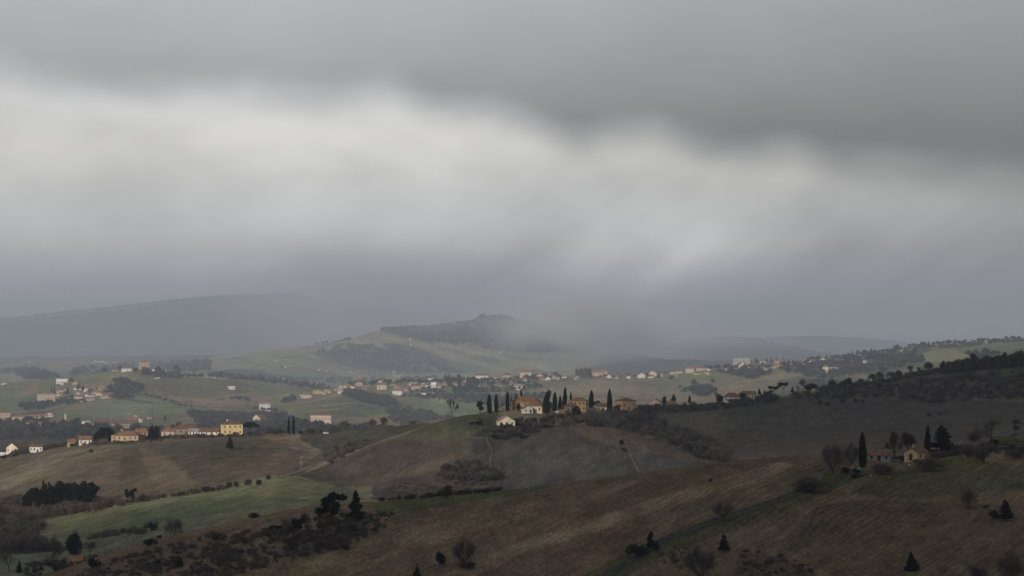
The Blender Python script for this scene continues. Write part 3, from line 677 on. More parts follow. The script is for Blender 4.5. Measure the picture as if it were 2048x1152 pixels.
def L_cedar(rs):
    o = []
    for t in np.linspace(.0,1,8):
        a0 = rs.uniform(0,6.28)
        for j in range(4 if t < .9 else 1):
            a = a0+j*1.57+rs.normal()*.3; rr = (.30*(1-t)**.8+.02)*rs.uniform(.6,1.15)
            o.append((math.cos(a)*rr, math.sin(a)*rr, .16+.78*t+rs.normal()*.02, .17*(1-t)+.07, .17*(1-t)+.07, .05))
    return o
def L_pine(rs):       # umbrella
    o = []
    for j in range(26):
        a = rs.uniform(0,6.28); r = math.sqrt(rs.uniform(0,1))*.62
        o.append((math.cos(a)*r, math.sin(a)*r, .80-.40*(r/.62)**2*.62+rs.normal()*.015, .20, .20, .105))
    return o
def L_dome(rs):
    o = []
    for j in range(40):
        a = rs.uniform(0,6.28); r = math.sqrt(rs.uniform(0,1))*.66
        o.append((math.cos(a)*r, math.sin(a)*r, .80-.42*(r/.66)**2.2+rs.normal()*.015-rs.uniform(0,.12), .17, .17, .13))
    return o
def L_flat(rs):
    o = []
    for j in range(12):
        a = rs.uniform(0,6.28); r = math.sqrt(rs.uniform(0,1))*.55
        o.append((math.cos(a)*r, math.sin(a)*r, .80+rs.normal()*.07, .17, .17, .10))
    return o
def L_tall(rs):
    return [(rs.normal()*.07, rs.normal()*.07, .25+.66*t, .17-.06*t, .17-.06*t, .14) for t in np.linspace(0,1,8)]
def L_open(rs):
    o = []
    for j in range(15):
        a = rs.uniform(0,6.28); r = rs.uniform(.12,.42); z = rs.uniform(.3,.88)
        o.append((math.cos(a)*r, math.sin(a)*r, z, .15, .15, .11))
    return o
blob('ever', [1,2,3,4], M_EVER, 2400, .055, L_round, .1)
blob('everbush', [5,6,7,8], M_EVER, 1800, .075, L_bush, .02)
blob('conifer', [9,10,11], M_PINE, 2400, .05, L_cone, .08, None, .3, 1.8)
blob('cedar', [12,13,14,15], M_PINE, 3000, .045, L_cedar, .3, None, .2, 1.9)
blob('umbrella', [16], M_PINE, 7000, .055, L_dome, .3, None, .3, 1.5)
blob('umbrella', [17], M_PINE, 5200, .05, L_pine, .38, None, .35, 1.6)
blob('flatpine', [18,19], M_PINE, 2200, .05, L_flat, .45, None, .3, 1.6)
blob('tallever', [20,21,22], M_EVER, 2200, .05, L_tall, .1)
blob('opencrown', [23,24], M_EVER, 3200, .045, L_open, .3, None, .3)
blob('olive', [25,26], M_OLIVE, 1500, .06, L_bush, .05)
blob('twigbush', [31,32,33,34,35], M_TWIG, 1500, .03, L_bush, .02, None, .25, 6.5, 1.2)
blob('darkbush', [36,37,38,39], M_TWIGD, 1600, .034, L_bush, .02, None, .3, 5.0, 1.0)
blob('russetbush', [41,42,43], M_TWIGR, 1300, .032, L_bush, .02, None, .25, 6, 1.2)
blob('tuft', [81,82], M_TUFT, 700, .05, L_low, .02, None, .2, 5, 1.4)
blob('twighead', [44,45,46], M_TWIG, 1700, .017, L_head, .12, None, .2, 8, 1.0)
blob('greyhead', [47,48,49], M_GREYT, 1200, .022, L_tall, .1, None, .3, 8, 2.2)
blob('farever', [51,52,53], M_EVER, 420, .11, L_head, .1)
blob('fartwig', [54,55,56], M_TWIGD, 420, .08, L_head, .1, None, .4, 2.2)
blob('farcone', [57,58], M_EVER, 380, .11, L_cone, .05)
blob('fartall', [59,60], M_EVER, 380, .10, L_tall, .05)
blob('fargrey', [61,62,63], M_TWIG, 380, .07, L_tall, .1, None, .3, 3.0, 1.5)
# columnar low hedge block
KIND = {'cypress': ('cypress_tree','cypress',.2), 'bare': ('bare_tree','tree',.9), 'barewide': ('bare_tree','tree',1.1), 'baretall': ('bare_tree','tree',.7), 'barerusset': ('bare_tree','tree',1.),
 'bareshrub': ('bare_shrub','shrub',1.2), 'ever': ('evergreen_tree','tree',.9), 'everbush': ('evergreen_bush','bush',1.25), 'conifer': ('conifer_tree','tree',.62), 'cedar': ('cedar_tree','tree',.8),
 'umbrella': ('umbrella_pine','pine tree',1.6), 'flatpine': ('pine_tree','pine tree',1.35), 'tallever': ('evergreen_tree','tree',.5), 'opencrown': ('evergreen_tree','tree',1.05), 'olive': ('olive_bush','bush',1.25),
 'twigbush': ('bare_shrub','shrub',1.25), 'darkbush': ('dark_bush','bush',1.25), 'russetbush': ('russet_bush','bush',1.25), 'twighead': ('bare_tree','tree',.9), 'greyhead': ('bare_tree','tree',.5),
 'farever': ('evergreen_tree','tree',.9), 'fartwig': ('bare_tree','tree',.9), 'farcone': ('conifer_tree','tree',.62), 'fartall': ('evergreen_tree','tree',.5), 'fargrey': ('bare_tree','tree',.5)}
WID = {}
for k_, L_ in PR.items():
    for p_ in L_: WID[id(p_)] = float(p_.V[:,0].max()-p_.V[:,0].min())
rnd = random.Random(7); npr = np.random.RandomState(99)
def plant(kind, u, v, h, w=None, lay='b', label=None, group=None, name=None, cat=None, var=None, sink=.0, far=False):
    """one plant standing where row v meets the ground; h, w in picture pixels turned into metres at its distance"""
    D0, D1 = LAY[lay] if isinstance(lay, str) else lay
    x, y, z = hit(u, v, D0, D1); m_ = y/F
    L_ = PR[kind]; p = L_[var % len(L_)] if var is not None else rnd.choice(L_)
    H = h*m_; W = (w*m_/WID[id(p)] if w else H*rnd.uniform(.85,1.1))
    nm, ct, _ = KIND[kind]; nm = name or nm
    if W/H > 2.2: H = W/2.2
    rz = rnd.uniform(0,6.28)
    if far or h < 13:
        o = link(nm, p.all, None, (x,y,z-sink*H), rz, (W,W,H))
    else:
        o = empty(nm, (x,y,z-sink*H), rz, (W,W,H))
        link(p.parts[0], p.mtm, o); link(p.parts[1], p.mcm, o)
    o.rotation_euler = (rnd.uniform(-.035,.035), rnd.uniform(-.035,.035), rz)
    tag(o, label or nm.replace('_', ' '), cat or ct, group)
    return o
def merged(name, items, label, cat, kind='stuff'):
    """growth nobody could count, as one object; items = (proto, x, y, z, W, H, rz)"""
    Vs, Fs, Mi, off_ = [], [], [], 0; mats_ = []
    for p, x, y, z, W, H, rz in items:
        c, s = math.cos(rz), math.sin(rz); V = p.V
        Vn = np.stack([(V[:,0]*c-V[:,1]*s)*W+x, (V[:,0]*s+V[:,1]*c)*W+y, V[:,2]*H+z], 1)
        if p.mc not in mats_: mats_.append(p.mc)
        Vs.append(Vn.astype(np.float32)); Fs.append(p.f+off_); off_ += len(V); Mi.append(np.full(len(p.f), mats_.index(p.mc), np.int32))
    me = mesh_np(name, np.concatenate(Vs), np.concatenate(Fs), 4, mats_, False, np.concatenate(Mi))
    return tag(link(name, me), label, cat, None, kind)
def small(kind):     # thin version of a proto for mass growth
    out = []
    for p in PR[kind]:
        k = {'twigbush': 260, 'darkbush': 260, 'russetbush': 240, 'everbush': 260, 'twighead': 300, 'ever': 300, 'greyhead': 260}.get(kind, 400)
        rs = np.random.RandomState(len(out)+3); V, f = p.c; n = len(V)//4
        sel = rs.choice(n, min(k, n), replace=False); Q = V.reshape(-1,4,3)[sel]; c = Q.mean(1, keepdims=True); Q = c+(Q-c)*1.75
        q = Proto.__new__(Proto); q.V = Q.reshape(-1,3); q.f = np.arange(4*len(sel)).reshape(-1,4); q.mc = p.mc
        out.append(q); WID[id(q)] = WID[id(p)]
    return out
SM = {k_: small(k_) for k_ in ('twigbush','darkbush','russetbush','everbush','twighead','ever','greyhead')}
SM['tuft'] = small('tuft')
SM.update({k_: PR[k_] for k_ in ('farever','fartwig','farcone','fartall','fargrey')})
def scatter(poly, lay, n, kinds, hr, wr=(.9,1.5)):
    """random growth over a picture-outlined piece of land; hr = height range in metres"""
    D0, D1 = LAY[lay] if isinstance(lay, str) else lay
    us = [p[0] for p in poly]; vs = [p[1] for p in poly]; out = []; tries = 0
    while len(out) < n and tries < n*20:
        tries += 1
        u = npr.uniform(min(us), max(us)); v = npr.uniform(min(vs), max(vs))
        if not inside(poly, np.array([u]), np.array([v]))[0]: continue
        x, y, z = hit(u, v, D0, D1); k = kinds[npr.randint(len(kinds))]; p = SM[k][npr.randint(len(SM[k]))]
        H = npr.uniform(*hr); W = H*npr.uniform(*wr)/WID[id(p)]
        out.append((p, x, y, z-.06*H, W, H, npr.uniform(0,6.28)))
    return out
def along(line, lay, n, kinds, hr, wr=(.9,1.5), jv=1.5):
    out = []; P = np.array(line, float); s = np.r_[0, np.cumsum(np.hypot(*np.diff(P, axis=0).T))]
    D0, D1 = LAY[lay] if isinstance(lay, str) else lay
    for k_ in range(n):
        t = npr.uniform(0, s[-1]); u = np.interp(t, s, P[:,0]); v = np.interp(t, s, P[:,1])+npr.uniform(-jv, jv)
        x, y, z = hit(u, v, D0, D1); k = kinds[npr.randint(len(kinds))]; p = SM[k][npr.randint(len(SM[k]))]
        H = npr.uniform(*hr); W = H*npr.uniform(*wr)/WID[id(p)]
        out.append((p, x, y, z-.06*H, W, H, npr.uniform(0,6.28)))
    return out
# ---------------------------------------------------------------- buildings
_pm = {}
def plaster(c, kind='wall'):
    key = (tuple(round(x,3) for x in c), kind)
    if key in _pm: return _pm[key]
    m, n, b = mat(kind+"_finish"); geo = n.n('ShaderNodeNewGeometry').outputs['Position']
    if kind == 'roof':
        a = n.noise(n.mapv(geo, (.5,.5,.5)), 1, 4, .6); d = n.noise(n.mapv(geo, (3,3,3)), 1, 2, .5)
        f = n.m('MULTIPLY', n.mr(a, .3,.7,.72,1.25), n.mr(d, .3,.7,.8,1.2))
    else:
        a = n.noise(n.mapv(geo, (.35,.35,.15)), 1, 4, .6); d = n.noise(n.mapv(geo, (1.6,1.6,.35)), 1, 3, .6)
        f = n.m('MULTIPLY', n.mr(a, .3,.7,.86,1.08), n.mr(d, .3,.7,.9,1.06))
    cm_ = n.n('ShaderNodeCombineColor')
    for i in range(3): n.set(cm_.inputs[i], f)
    n.set(b.inputs['Base Color'], n.mix(1.0, (*c,1), cm_.outputs[0], 'MULTIPLY'))
    _pm[key] = m; return m
M_GLASS, _n2, _b2 = mat("window_glass"); _b2.inputs['Base Color'].default_value = (.02,.022,.026,1); _b2.inputs['Roughness'].default_value = .15; _b2.inputs['Specular IOR Level'].default_value = .5
M_SHUT, _n3, _b3 = mat("shutter_paint"); _b3.inputs['Base Color'].default_value = (.07,.045,.03,1)
M_WHITE, _n4, _b4 = mat("white_paint"); _b4.inputs['Base Color'].default_value = (.8,.8,.8,1); _b4.inputs['Roughness'].default_value = .5
M_METAL, _n5, _b5 = mat("grey_metal"); _b5.inputs['Base Color'].default_value = (.35,.36,.37,1); _b5.inputs['Roughness'].default_value = .5
def boxv(x0,y0,z0,x1,y1,z1):
    return [(x0,y0,z0),(x1,y0,z0),(x1,y1,z0),(x0,y1,z0),(x0,y0,z1),(x1,y0,z1),(x1,y1,z1),(x0,y1,z1)]
BF = [(0,3,2,1),(4,5,6,7),(0,1,5,4),(1,2,6,5),(2,3,7,6),(3,0,4,7)]
def polymesh(name, V, Fs, m): 
    me = bpy.data.meshes.new(name); me.from_pydata([tuple(map(float, v)) for v in V], [], [tuple(f) for f in Fs]); me.materials.append(m); me.update(); return me
def boxes(name, L_, m):
    V, Fs = [], []
    for b in L_:
        k = len(V); V += boxv(*b); Fs += [tuple(i+k for i in f) for f in BF]
    return polymesh(name, V, Fs, m)
WC = dict(cream=(.60,.51,.39), yellow=(.70,.56,.31), white=(.74,.73,.70), ochre=(.40,.29,.16), orange=(.50,.37,.25), pink=(.58,.47,.40), tan=(.45,.36,.26), grey=(.36,.35,.33), stone=(.30,.26,.20), pale=(.66,.60,.50), brick=(.40,.19,.11), rust=(.5,.2,.08), dun=(.25,.21,.17))
RC = dict(brown=(.15,.095,.065), red=(.23,.12,.08), dark=(.07,.055,.05), tile=(.21,.125,.08), grey=(.25,.24,.24), white=(.75,.75,.78), rust=(.33,.19,.11), tan=(.3,.22,.15))
def site(u, v, D):
    i, f = colpos(u); dd = GD[:, i]; s_ = (dd > D*.84) & (dd < D*1.12); dd = dd[s_]; vv = GV[:, i][s_]
    # only ground the viewer can see
    lim = np.minimum.accumulate(GV[:, i]); lv = lim[s_]
    cost = np.abs(vv-v)+np.abs(dd-D)/D*14+np.where(vv > lv+.6, (vv-lv)*1.5, 0)
    return at(u, float(dd[np.argmin(cost)]))
def house(u0, u1, vt, vb, lay, wall, roof, rt, label, rh=.3, rot=0, dep=.6, nx=3, ny=2, ns=2, chim=0, name='house', cat='house', group=None, D=None, door=True, arch=False, far=None, shutters=False, over=.45, winh=None):
    """u0..u1 = facade seen, vt = ridge row, vb = row of the foot of the wall; rh = roof share of the height"""
    uc = (u0+u1)/2
    if D: x, y, z = site(uc, vb, D)
    else:
        D0, D1 = LAY[lay] if isinstance(lay, str) else lay; x, y, z = hit(uc, vb, D0, D1)
    mis = (VH-F*z/y)-vb
    if abs(mis) > 2.5: print('MIS %.0f..%.0f v%.0f D%.0f->%.0f mis %.1f' % (u0, u1, vb, D or 0, y, mis))
    zb = z+.15                            # the foot; the walls go on down into the ground
    base = z-3.0
    m_ = y/F; Wt = (u1-u0)*m_; Ht = (vb-vt)*m_; a = abs(R(rot))
    W = Wt/(math.cos(a)+dep*math.sin(a)); Dp = W*dep
    hr_ = Ht*rh; hw = Ht-hr_
    if far is None: far = (u1-u0) < 13
    e = empty(name, (x, y+0, base), R(rot)); g0 = zb-base; tag(e, label, cat, group)
    wl = hw+g0; wm, rm = plaster(WC[wall]), plaster(RC[roof], 'roof')
    X, Y = W/2, Dp/2; ov = min(over, W*.06)
    # walls (with gables)
    if rt == 'gx':     # ridge along the facade
        V = [(-X,-Y,0),(X,-Y,0),(X,Y,0),(-X,Y,0),(-X,-Y,wl),(X,-Y,wl),(X,Y,wl),(-X,Y,wl),(-X,0,wl+hr_),(X,0,wl+hr_)]
        Fs = [(0,1,5,4),(1,2,6,9,5),(2,3,7,6),(3,0,4,8,7)]
        t = .22; k = (hr_/Y) if Y else 0
        RV = []
        for dz in (0, t):
            RV += [(-X-ov,-Y-ov,wl-ov*k+dz+.02),(X+ov,-Y-ov,wl-ov*k+dz+.02),(X+ov,0,wl+hr_+dz+.02),(-X-ov,0,wl+hr_+dz+.02),(X+ov,Y+ov,wl-ov*k+dz+.02),(-X-ov,Y+ov,wl-ov*k+dz+.02)]
        RF = [(6,7,8,9),(9,8,10,11),(0,3,2,1),(3,5,4,2),(0,1,7,6),(4,5,11,10),(1,2,8,7),(2,4,10,8),(0,6,9,3),(3,9,11,5)]
    elif rt == 'gy':   # gable towards the viewer
        V = [(-X,-Y,0),(X,-Y,0),(X,Y,0),(-X,Y,0),(-X,-Y,wl),(X,-Y,wl),(X,Y,wl),(-X,Y,wl),(0,-Y,wl+hr_),(0,Y,wl+hr_)]
        Fs = [(0,1,5,8,4),(1,2,6,5),(2,3,7,9,6),(3,0,4,7)]
        t = .22; k = hr_/X; RV = []
        for dz in (0, t):
            RV += [(-X-ov,-Y-ov,wl-ov*k+dz+.02),(0,-Y-ov,wl+hr_+dz+.02),(0,Y+ov,wl+hr_+dz+.02),(-X-ov,Y+ov,wl-ov*k+dz+.02),(X+ov,-Y-ov,wl-ov*k+dz+.02),(X+ov,Y+ov,wl-ov*k+dz+.02)]
        RF = [(6,7,8,9),(7,10,11,8),(0,3,2,1),(1,2,5,4),(0,1,7,6),(1,4,10,7),(2,3,9,8),(5,2,8,11),(0,6,9,3),(4,5,11,10)]
    elif rt == 'hip':
        V = boxv(-X,-Y,0,X,Y,wl); Fs = BF[2:]
        rx = max(X-Y, X*.15); V0 = [(-X-ov,-Y-ov,wl),(X+ov,-Y-ov,wl),(X+ov,Y+ov,wl),(-X-ov,Y+ov,wl)]
        RV = [(a_,b_,c_+.02) for a_,b_,c_ in V0]+[(a_,b_,c_+.22) for a_,b_,c_ in V0]+[(-rx,0,wl+hr_),(rx,0,wl+hr_)]
        RF = [(0,3,2,1),(0,1,5,4),(1,2,6,5),(2,3,7,6),(3,0,4,7),(4,5,9,8),(5,6,9),(6,7,8,9),(7,4,8)]
    else:              # flat
        V = boxv(-X,-Y,0,X,Y,wl); Fs = BF[2:]; hh = max(hr_, .3)
        RV = boxv(-X-ov*.6,-Y-ov*.6,wl+.01,X+ov*.6,Y+ov*.6,wl+hh); RF = BF
    link('wall', polymesh('wall', V, Fs, wm), e)
    ro = link('roof', polymesh('roof', RV, RF, rm), e)
    for c in range(chim):
        cx = (-.45+.8*c)*X; cw = min(.5, W*.05); top = wl+hr_+.9
        link('chimney', boxes('chimney', [(cx-cw,-cw,wl,cx+cw,cw,top),(cx-cw*1.25,-cw*1.25,top,cx+cw*1.25,cw*1.25,top+.2)], wm), ro)
    # openings
    def opening(cx, cz, w_, h_, side, nm='window'):
        fr = .09
        def pl(x0, z0, x1, z1, p0, p1):
            return (x0,-Y-p1,z0,x1,-Y-p0,z1) if side == 0 else ((X+p0,x0,z0,X+p1,x1,z1) if side == 1 else (-X-p1,x0,z0,-X-p0,x1,z1))
        if far:
            return link(nm, boxes(nm, [pl(cx-w_/2, cz-h_/2, cx+w_/2, cz+h_/2, -.05, .05)], M_GLASS), e)
        o = link(nm, boxes(nm, [pl(cx-w_/2-fr,cz-h_/2-fr,cx-w_/2,cz+h_/2+fr,-.05,.08), pl(cx+w_/2,cz-h_/2-fr,cx+w_/2+fr,cz+h_/2+fr,-.05,.08),
                            pl(cx-w_/2,cz-h_/2-fr,cx+w_/2,cz-h_/2,-.05,.1), pl(cx-w_/2,cz+h_/2,cx+w_/2,cz+h_/2+fr,-.05,.08)], M_SHUT if nm == 'door' or shutters else wm), e)
        link('pane' if nm == 'window' else 'panel', boxes('pane', [pl(cx-w_/2,cz-h_/2,cx+w_/2,cz+h_/2,-.05,.03)], M_GLASS if nm == 'window' else M_SHUT), o)
        if shutters and nm == 'window':
            link('shutter', boxes('shutter', [pl(cx-w_/2-fr-w_*.45,cz-h_/2,cx-w_/2-fr-.01,cz+h_/2,-.05,.06)], M_SHUT), o)
            link('shutter', boxes('shutter', [pl(cx+w_/2+fr+.01,cz-h_/2,cx+w_/2+fr+w_*.45,cz+h_/2,-.05,.06)], M_SHUT), o)
        return o
    st = hw/ny; hh = min(st*.52, 1.9) if winh is None else winh; ww = min(W/nx*.32, .9)
    for j in range(ny):
        for i in range(nx):
            cx = -X+W*(i+.5)/nx; cz = g0+st*(j+.55)
            if door and j == 0 and i == nx//2 and hw/ny > 2: opening(cx, g0+1.1, min(1.1,ww*1.2), 2.2, 0, 'door')
            else: opening(cx, cz, ww*(1.35 if far else 1), hh*(1.1 if far else 1), 0)
        if rot:
            for i in range(ns): opening(-Y+Dp*(i+.5)/ns, g0+st*(j+.55), min(ww, Dp/ns*.45), hh, 1 if rot < 0 else 2)
    return e
# ---------------------------------------------------------------- houses of the near hills
H_ = house
# right hand farm on the nearest hill
H_(1736,1789,901,922,'fg','grey','tile','gx',"low grey farmhouse with tiled roof between the tall near cypress and the yellow gabled house",.46,-28,.55,3,1,2,0,D=1046)
H_(1807,1859,897,921,'fg','yellow','tile','gy',"low farmhouse with yellow gable end beside the big dark cedar",.38,-38,1.5,1,1,2,1,D=1048)
H_(136,172,1112,1134,(1150,1400),'rust','rust','gx',"small orange walled cottage among dark bushes at the valley bottom",.4,-20,.7,2,1,1,0)
# farms on the left ridge
H_(441,486,841,868,'b','yellow','brown','hip',"tall yellow house with two rows of arched windows on the ridge",.26,14,.55,4,2,1,1,D=2256,winh=1.7)
H_(224,288,862,881,'b','tan','tile','hip',"stone farmhouse with pale pilasters right of the large umbrella pine",.5,-14,.6,5,1,2,1,D=2290)
H_(216,236,868,882,'b','dun','tile','gx',"open brick porch at the left end of the stone farmhouse",.3,0,.8,1,1,0,0,D=2286,name='porch',cat='porch')
H_(266,300,856,872,'b','tan','tile','hip',"red brown roofed outbuilding behind the stone farmhouse",.6,0,.5,2,1,0,0,D=2330)
H_(322,348,853,871,'b','pink','tile','hip',"pink walled farmhouse right of the dark conifer clump",.5,10,.6,2,1,1,0,D=2265)
H_(346,402,850,868,'b','dun','brown','hip',"long dark brown roofed farm building behind the ridge hedge",.45,0,.45,5,1,0,1,D=2285)
H_(378,397,858,871,'b','white','grey','gx',"small grey roofed shed with white pillars in front of the long farm building",.4,0,.5,3,1,0,0,D=2258)
H_(400,438,856,870,'b','white','brown','gx',"long low white walled shed left of the tall yellow house",.5,0,.4,4,1,0,0,D=2262,name='shed',cat='shed')
H_(157,184,873,889,'b','white','tile','gx',"white walled cottage under a brown roof left of the umbrella pine",.42,8,.6,3,1,1,0,D=2330)
H_(134,152,879,893,'b','tan','tile','gx',"small tan cottage with reddish roof left of the white cottage",.4,12,.7,1,1,1,0,D=2345)
H_(14,62,886,906,(2200,2600),'pale','brown','gy',"white house with a wide gable end on the left slope",.45,-34,1.3,3,1,2,0,D=2420)
H_(60,86,890,905,(2200,2600),'white','brown','gx',"low white annex with four openings right of the wide gabled house",.28,0,.6,4,1,0,0,D=2410)
H_(29,62,874,888,(2400,3000),'tan','rust','gx',"orange roofed house behind the wide gabled white house",.5,-10,.6,2,1,1,1,D=2560)
H_(-6,19,906,916,(2000,2500),'white','white','gx',"white roofed shed at the left edge of the photo",.6,16,.7,2,1,1,0,D=2360,name='shed',cat='shed')
# hilltop villas
H_(993,1030,832,851,(1700,2000),'pale','tan','gy',"cream barn with broad gable standing alone below the villas",.55,10,.7,3,1,1,0,D=1850)
H_(1022,1082,793,820,'b','ochre','tile','hip',"large ochre villa with hipped roof behind the white porch house",.42,-8,.5,5,2,2,1,D=2010)
H_(1052,1089,800,825,'b','pale','tile','hip',"beige house with a broad hipped brown roof beside the massive dark conifer",.5,-12,.8,3,1,2,0,D=1960)
H_(1043,1066,811,826,'b','white','tile','gy',"small white gabled porch wing before the beige hipped house",.42,18,.6,2,1,1,0,D=1935,name='porch_wing',cat='wing')
H_(1138,1176,795,823,'b','ochre','tile','hip',"ochre villa behind the row of central cypresses",.26,-12,.6,4,2,2,1,D=2000)
H_(1128,1154,806,828,'b','dun','brown','hip',"small brown house in front of the central ochre villa",.35,8,.7,2,1,1,0,D=1965)
H_(1117,1134,820,829,(1700,2000),'brick','red','gx',"red roofed shed below the central cypresses",.7,-14,.6,1,1,1,0,D=1930,name='shed',cat='shed')
H_(1107,1121,822.5,826,(1700,2000),'white','white','flat',"low white shelter beside the red roofed shed",.3,0,.5,2,1,0,0,D=1925,name='shelter',cat='shelter')
H_(1193,1220,807,822,'b','white','brown','gx',"low white house with brown roof left of the tallest right cypress",.42,-6,.5,3,1,1,0,D=1990)
H_(1230,1272,795,820,'b','ochre','brown','hip',"square orange villa at the right end of the hilltop group",.26,28,.9,3,1,3,1,D=2040)
# farms on the darker right ridge
H_(1297,1326,796,814,'b','pink','tile','gy',"pinkish gabled house left of two dark trees on the right ridge",.45,-12,.7,2,1,1,0,D=2330)
H_(1332,1347,799,810,'b','dun','tile','gx',"brown roofed shed between two dark trees on the right ridge",.6,0,.6,2,1,0,0,D=2340,name='shed',cat='shed')
H_(1372,1390,803,808,'b','white','grey','flat',"low white wall-like outbuilding under the single small cypress",.3,0,.5,3,1,0,0,D=2350,name='outbuilding',cat='outbuilding')
H_(1446,1482,786,804,'b','white','tile','hip',"white house with a wide brown hipped roof on the right ridge",.5,-10,.6,3,1,1,0,D=2400)
H_(1482,1512,781,797,'b','cream','tile','gx',"pale long house just right of the wide roofed white house",.35,-18,.5,4,1,1,0,D=2430)
H_(1511,1522,787,797,'b','white','white','gy',"tiny white shed at the right end of the ridge farm",.3,-14,.9,1,1,1,0,D=2400,name='shed',cat='shed')
# ---------------------------------------------------------------- town and valley buildings on the left
T5=(4200,4800); T4=(3200,4200); V5=(4500,5150)
H_(74,111,784,806,T5,'cream','tile','hip',"big pale apartment block of many windows below the left hill",.18,12,.35,9,3,2,0,name='apartment_block',cat='building')
H_(0,22,822,842,T4,'pink','tile','hip',"apartment block at the left edge of the valley town",.2,16,.5,4,2,2,0,name='apartment_block',cat='building')
H_(25,62,829,845,T4,'cream','tile','hip',"long cream block with many dark windows in the valley town",.3,0,.4,9,2,0,0,name='apartment_block',cat='building')
H_(49,80,841,855,T4,'cream','brown','hip',"pale block with hipped brown roof at the front of the valley town",.35,12,.6,7,2,2,0,name='apartment_block',cat='building')
H_(79,93,827,838,T4,'pink','tile','gx',"narrow pink house above the trees of the valley town",.3,0,.7,2,1,0,0)
H_(81,92,839,848,T4,'pink','tile','gx',"small pink house half hidden under the narrow pink house",.3,0,.7,2,1,0,0)
H_(112,128,839,848,T4,'tan','tile','gx',"tan roofed shed left of the pale tower in the valley town",.5,0,.6,2,1,0,0,name='shed',cat='shed')
H_(163,184,842,851,T4,'white','white','gy',"white gabled warehouse left of the long factory",.5,-30,1.6,2,1,1,0,name='warehouse',cat='warehouse')
H_(182,276,839,858,T4,'stone','brown','gx',"long factory with a row of pale pillars behind the umbrella pine",.4,0,.3,17,1,0,0,name='factory',cat='building')
H_(212,232,838,846,T4,'white','white','gy',"white pointed roof hall rising behind the long factory",.8,0,.8,2,1,0,0,D=3750,name='hall',cat='building')
H_(250,268,834,845,T4,'pink','tile','gx',"pink walled house with red roof behind the factory",.35,0,.6,3,1,0,0,D=3800)
H_(268,285,834,845,T4,'white','red','gx',"white house with red roof at the right end of the factory",.35,0,.6,3,1,0,0,D=3780)
H_(14,26,855,862,T4,'white','grey','gx',"small white house among trees low in the valley town",.4,0,.7,2,1,0,0)
H_(506,533,829,850,T4,'cream','tile','gy',"tall house with lit gable and grey flank right of the flat umbrella pine",.3,-38,1.1,3,3,3,0,D=3700)
H_(621,664,827,846,T4,'pink','tile','gx',"long flat fronted barracks block on the middle slope",.14,-6,.3,11,1,1,0,D=3750,name='barracks',cat='building')
H_(519,541,804,820,T4,'white','rust','gx',"white block with orange roof amid trees on the middle slope",.2,0,.5,5,2,0,0,D=4100)
# hamlet below the left hill
H_(149,168,789,803,T5,'cream','tile','gx',"cream house just right of the white tank on the left slope",.3,-12,.6,3,1,1,0,D=4330)
H_(168,192,770,781,T5,'dun','tile','gx',"long brown roofed house at the top of the hillside hamlet",.5,0,.5,3,1,0,0,D=4640)
H_(168,177,774,784,T5,'white','red','gx',"small white house at the left end of the hillside hamlet",.3,0,.7,1,1,0,0,D=4560)
H_(185,208,780,792,T5,'pink','tile','gx',"pink house with long red roof in the middle of the hillside hamlet",.4,-16,.6,2,1,1,0,D=4480)
H_(206,217,779,788,T5,'tan','red','gx',"tan gabled house right of the long red roofed pink house",.4,0,.7,2,1,0,0,D=4520)
H_(205,234,785,795,T5,'tan','tile','gx',"low tan house with a white garage at the right of the hamlet",.5,0,.5,3,1,0,0,D=4430)
H_(236,246,789,794,T5,'white','tile','gx',"tiny white house at the far right end of the hamlet",.3,0,.7,1,1,0,0,D=4410)
H_(176,190,789,796,T5,'pink','tile','gx',"small pink house under the middle of the hamlet",.3,0,.7,2,1,0,0,D=4400)
H_(174,191,795,801,T5,'grey','tile','gx',"lowest small grey house of the hillside hamlet",.3,0,.7,2,1,0,0,D=4350)
H_(114,128,778,785,T5,'pink','tile','gx',"little pink house between dark conifers on the left slope",.4,0,.7,2,1,0,0,D=4600)
H_(148,156,777,780,T5,'white','white','gx',"tiny white shed between conifers on the left slope",.4,0,.7,1,1,0,0,D=4560,name='shed',cat='shed')
H_(113,135,758,766,(4500,5100),'white','white','gx',"long pale glasshouse on the bare left hill",.6,0,.4,3,1,0,0,D=4880,name='glasshouse',cat='glasshouse')
H_(115,123,757,761,(4500,5100),'rust','rust','gx',"orange roofed hut behind the pale glasshouse",.5,0,.6,1,1,0,0,D=4930,name='hut',cat='hut')
# left hilltop
H_(277,299,720,739,V5,'orange','tile','hip',"orange tower-like villa crowning the left hill",.18,16,.85,3,2,2,0,D=5000,far=False)
H_(224,237,738,743,V5,'tan','brown','gx',"tan cottage on the left hill crest beside a bare tree",.4,0,.6,1,1,0,0,D=4990)
H_(243,265,735,743,V5,'white','tile','gx',"white row of low houses left of the orange tower villa",.3,-8,.4,4,1,1,0,D=5010)
H_(303,312,737,742,V5,'white','white','gx',"small white hut right of the orange tower villa",.4,0,.6,1,1,0,0,D=5000,name='hut',cat='hut')
H_(325,333,736,746,V5,'orange','tile','flat',"narrow orange house right of the dark trees on the left hill",.15,0,.8,1,1,0,0,D=4990)
H_(457,470,773,779,(4200,5000),'white','white','gx',"pale yellow house in the fields right of the left hill",.4,0,.6,2,1,0,0,D=4700)
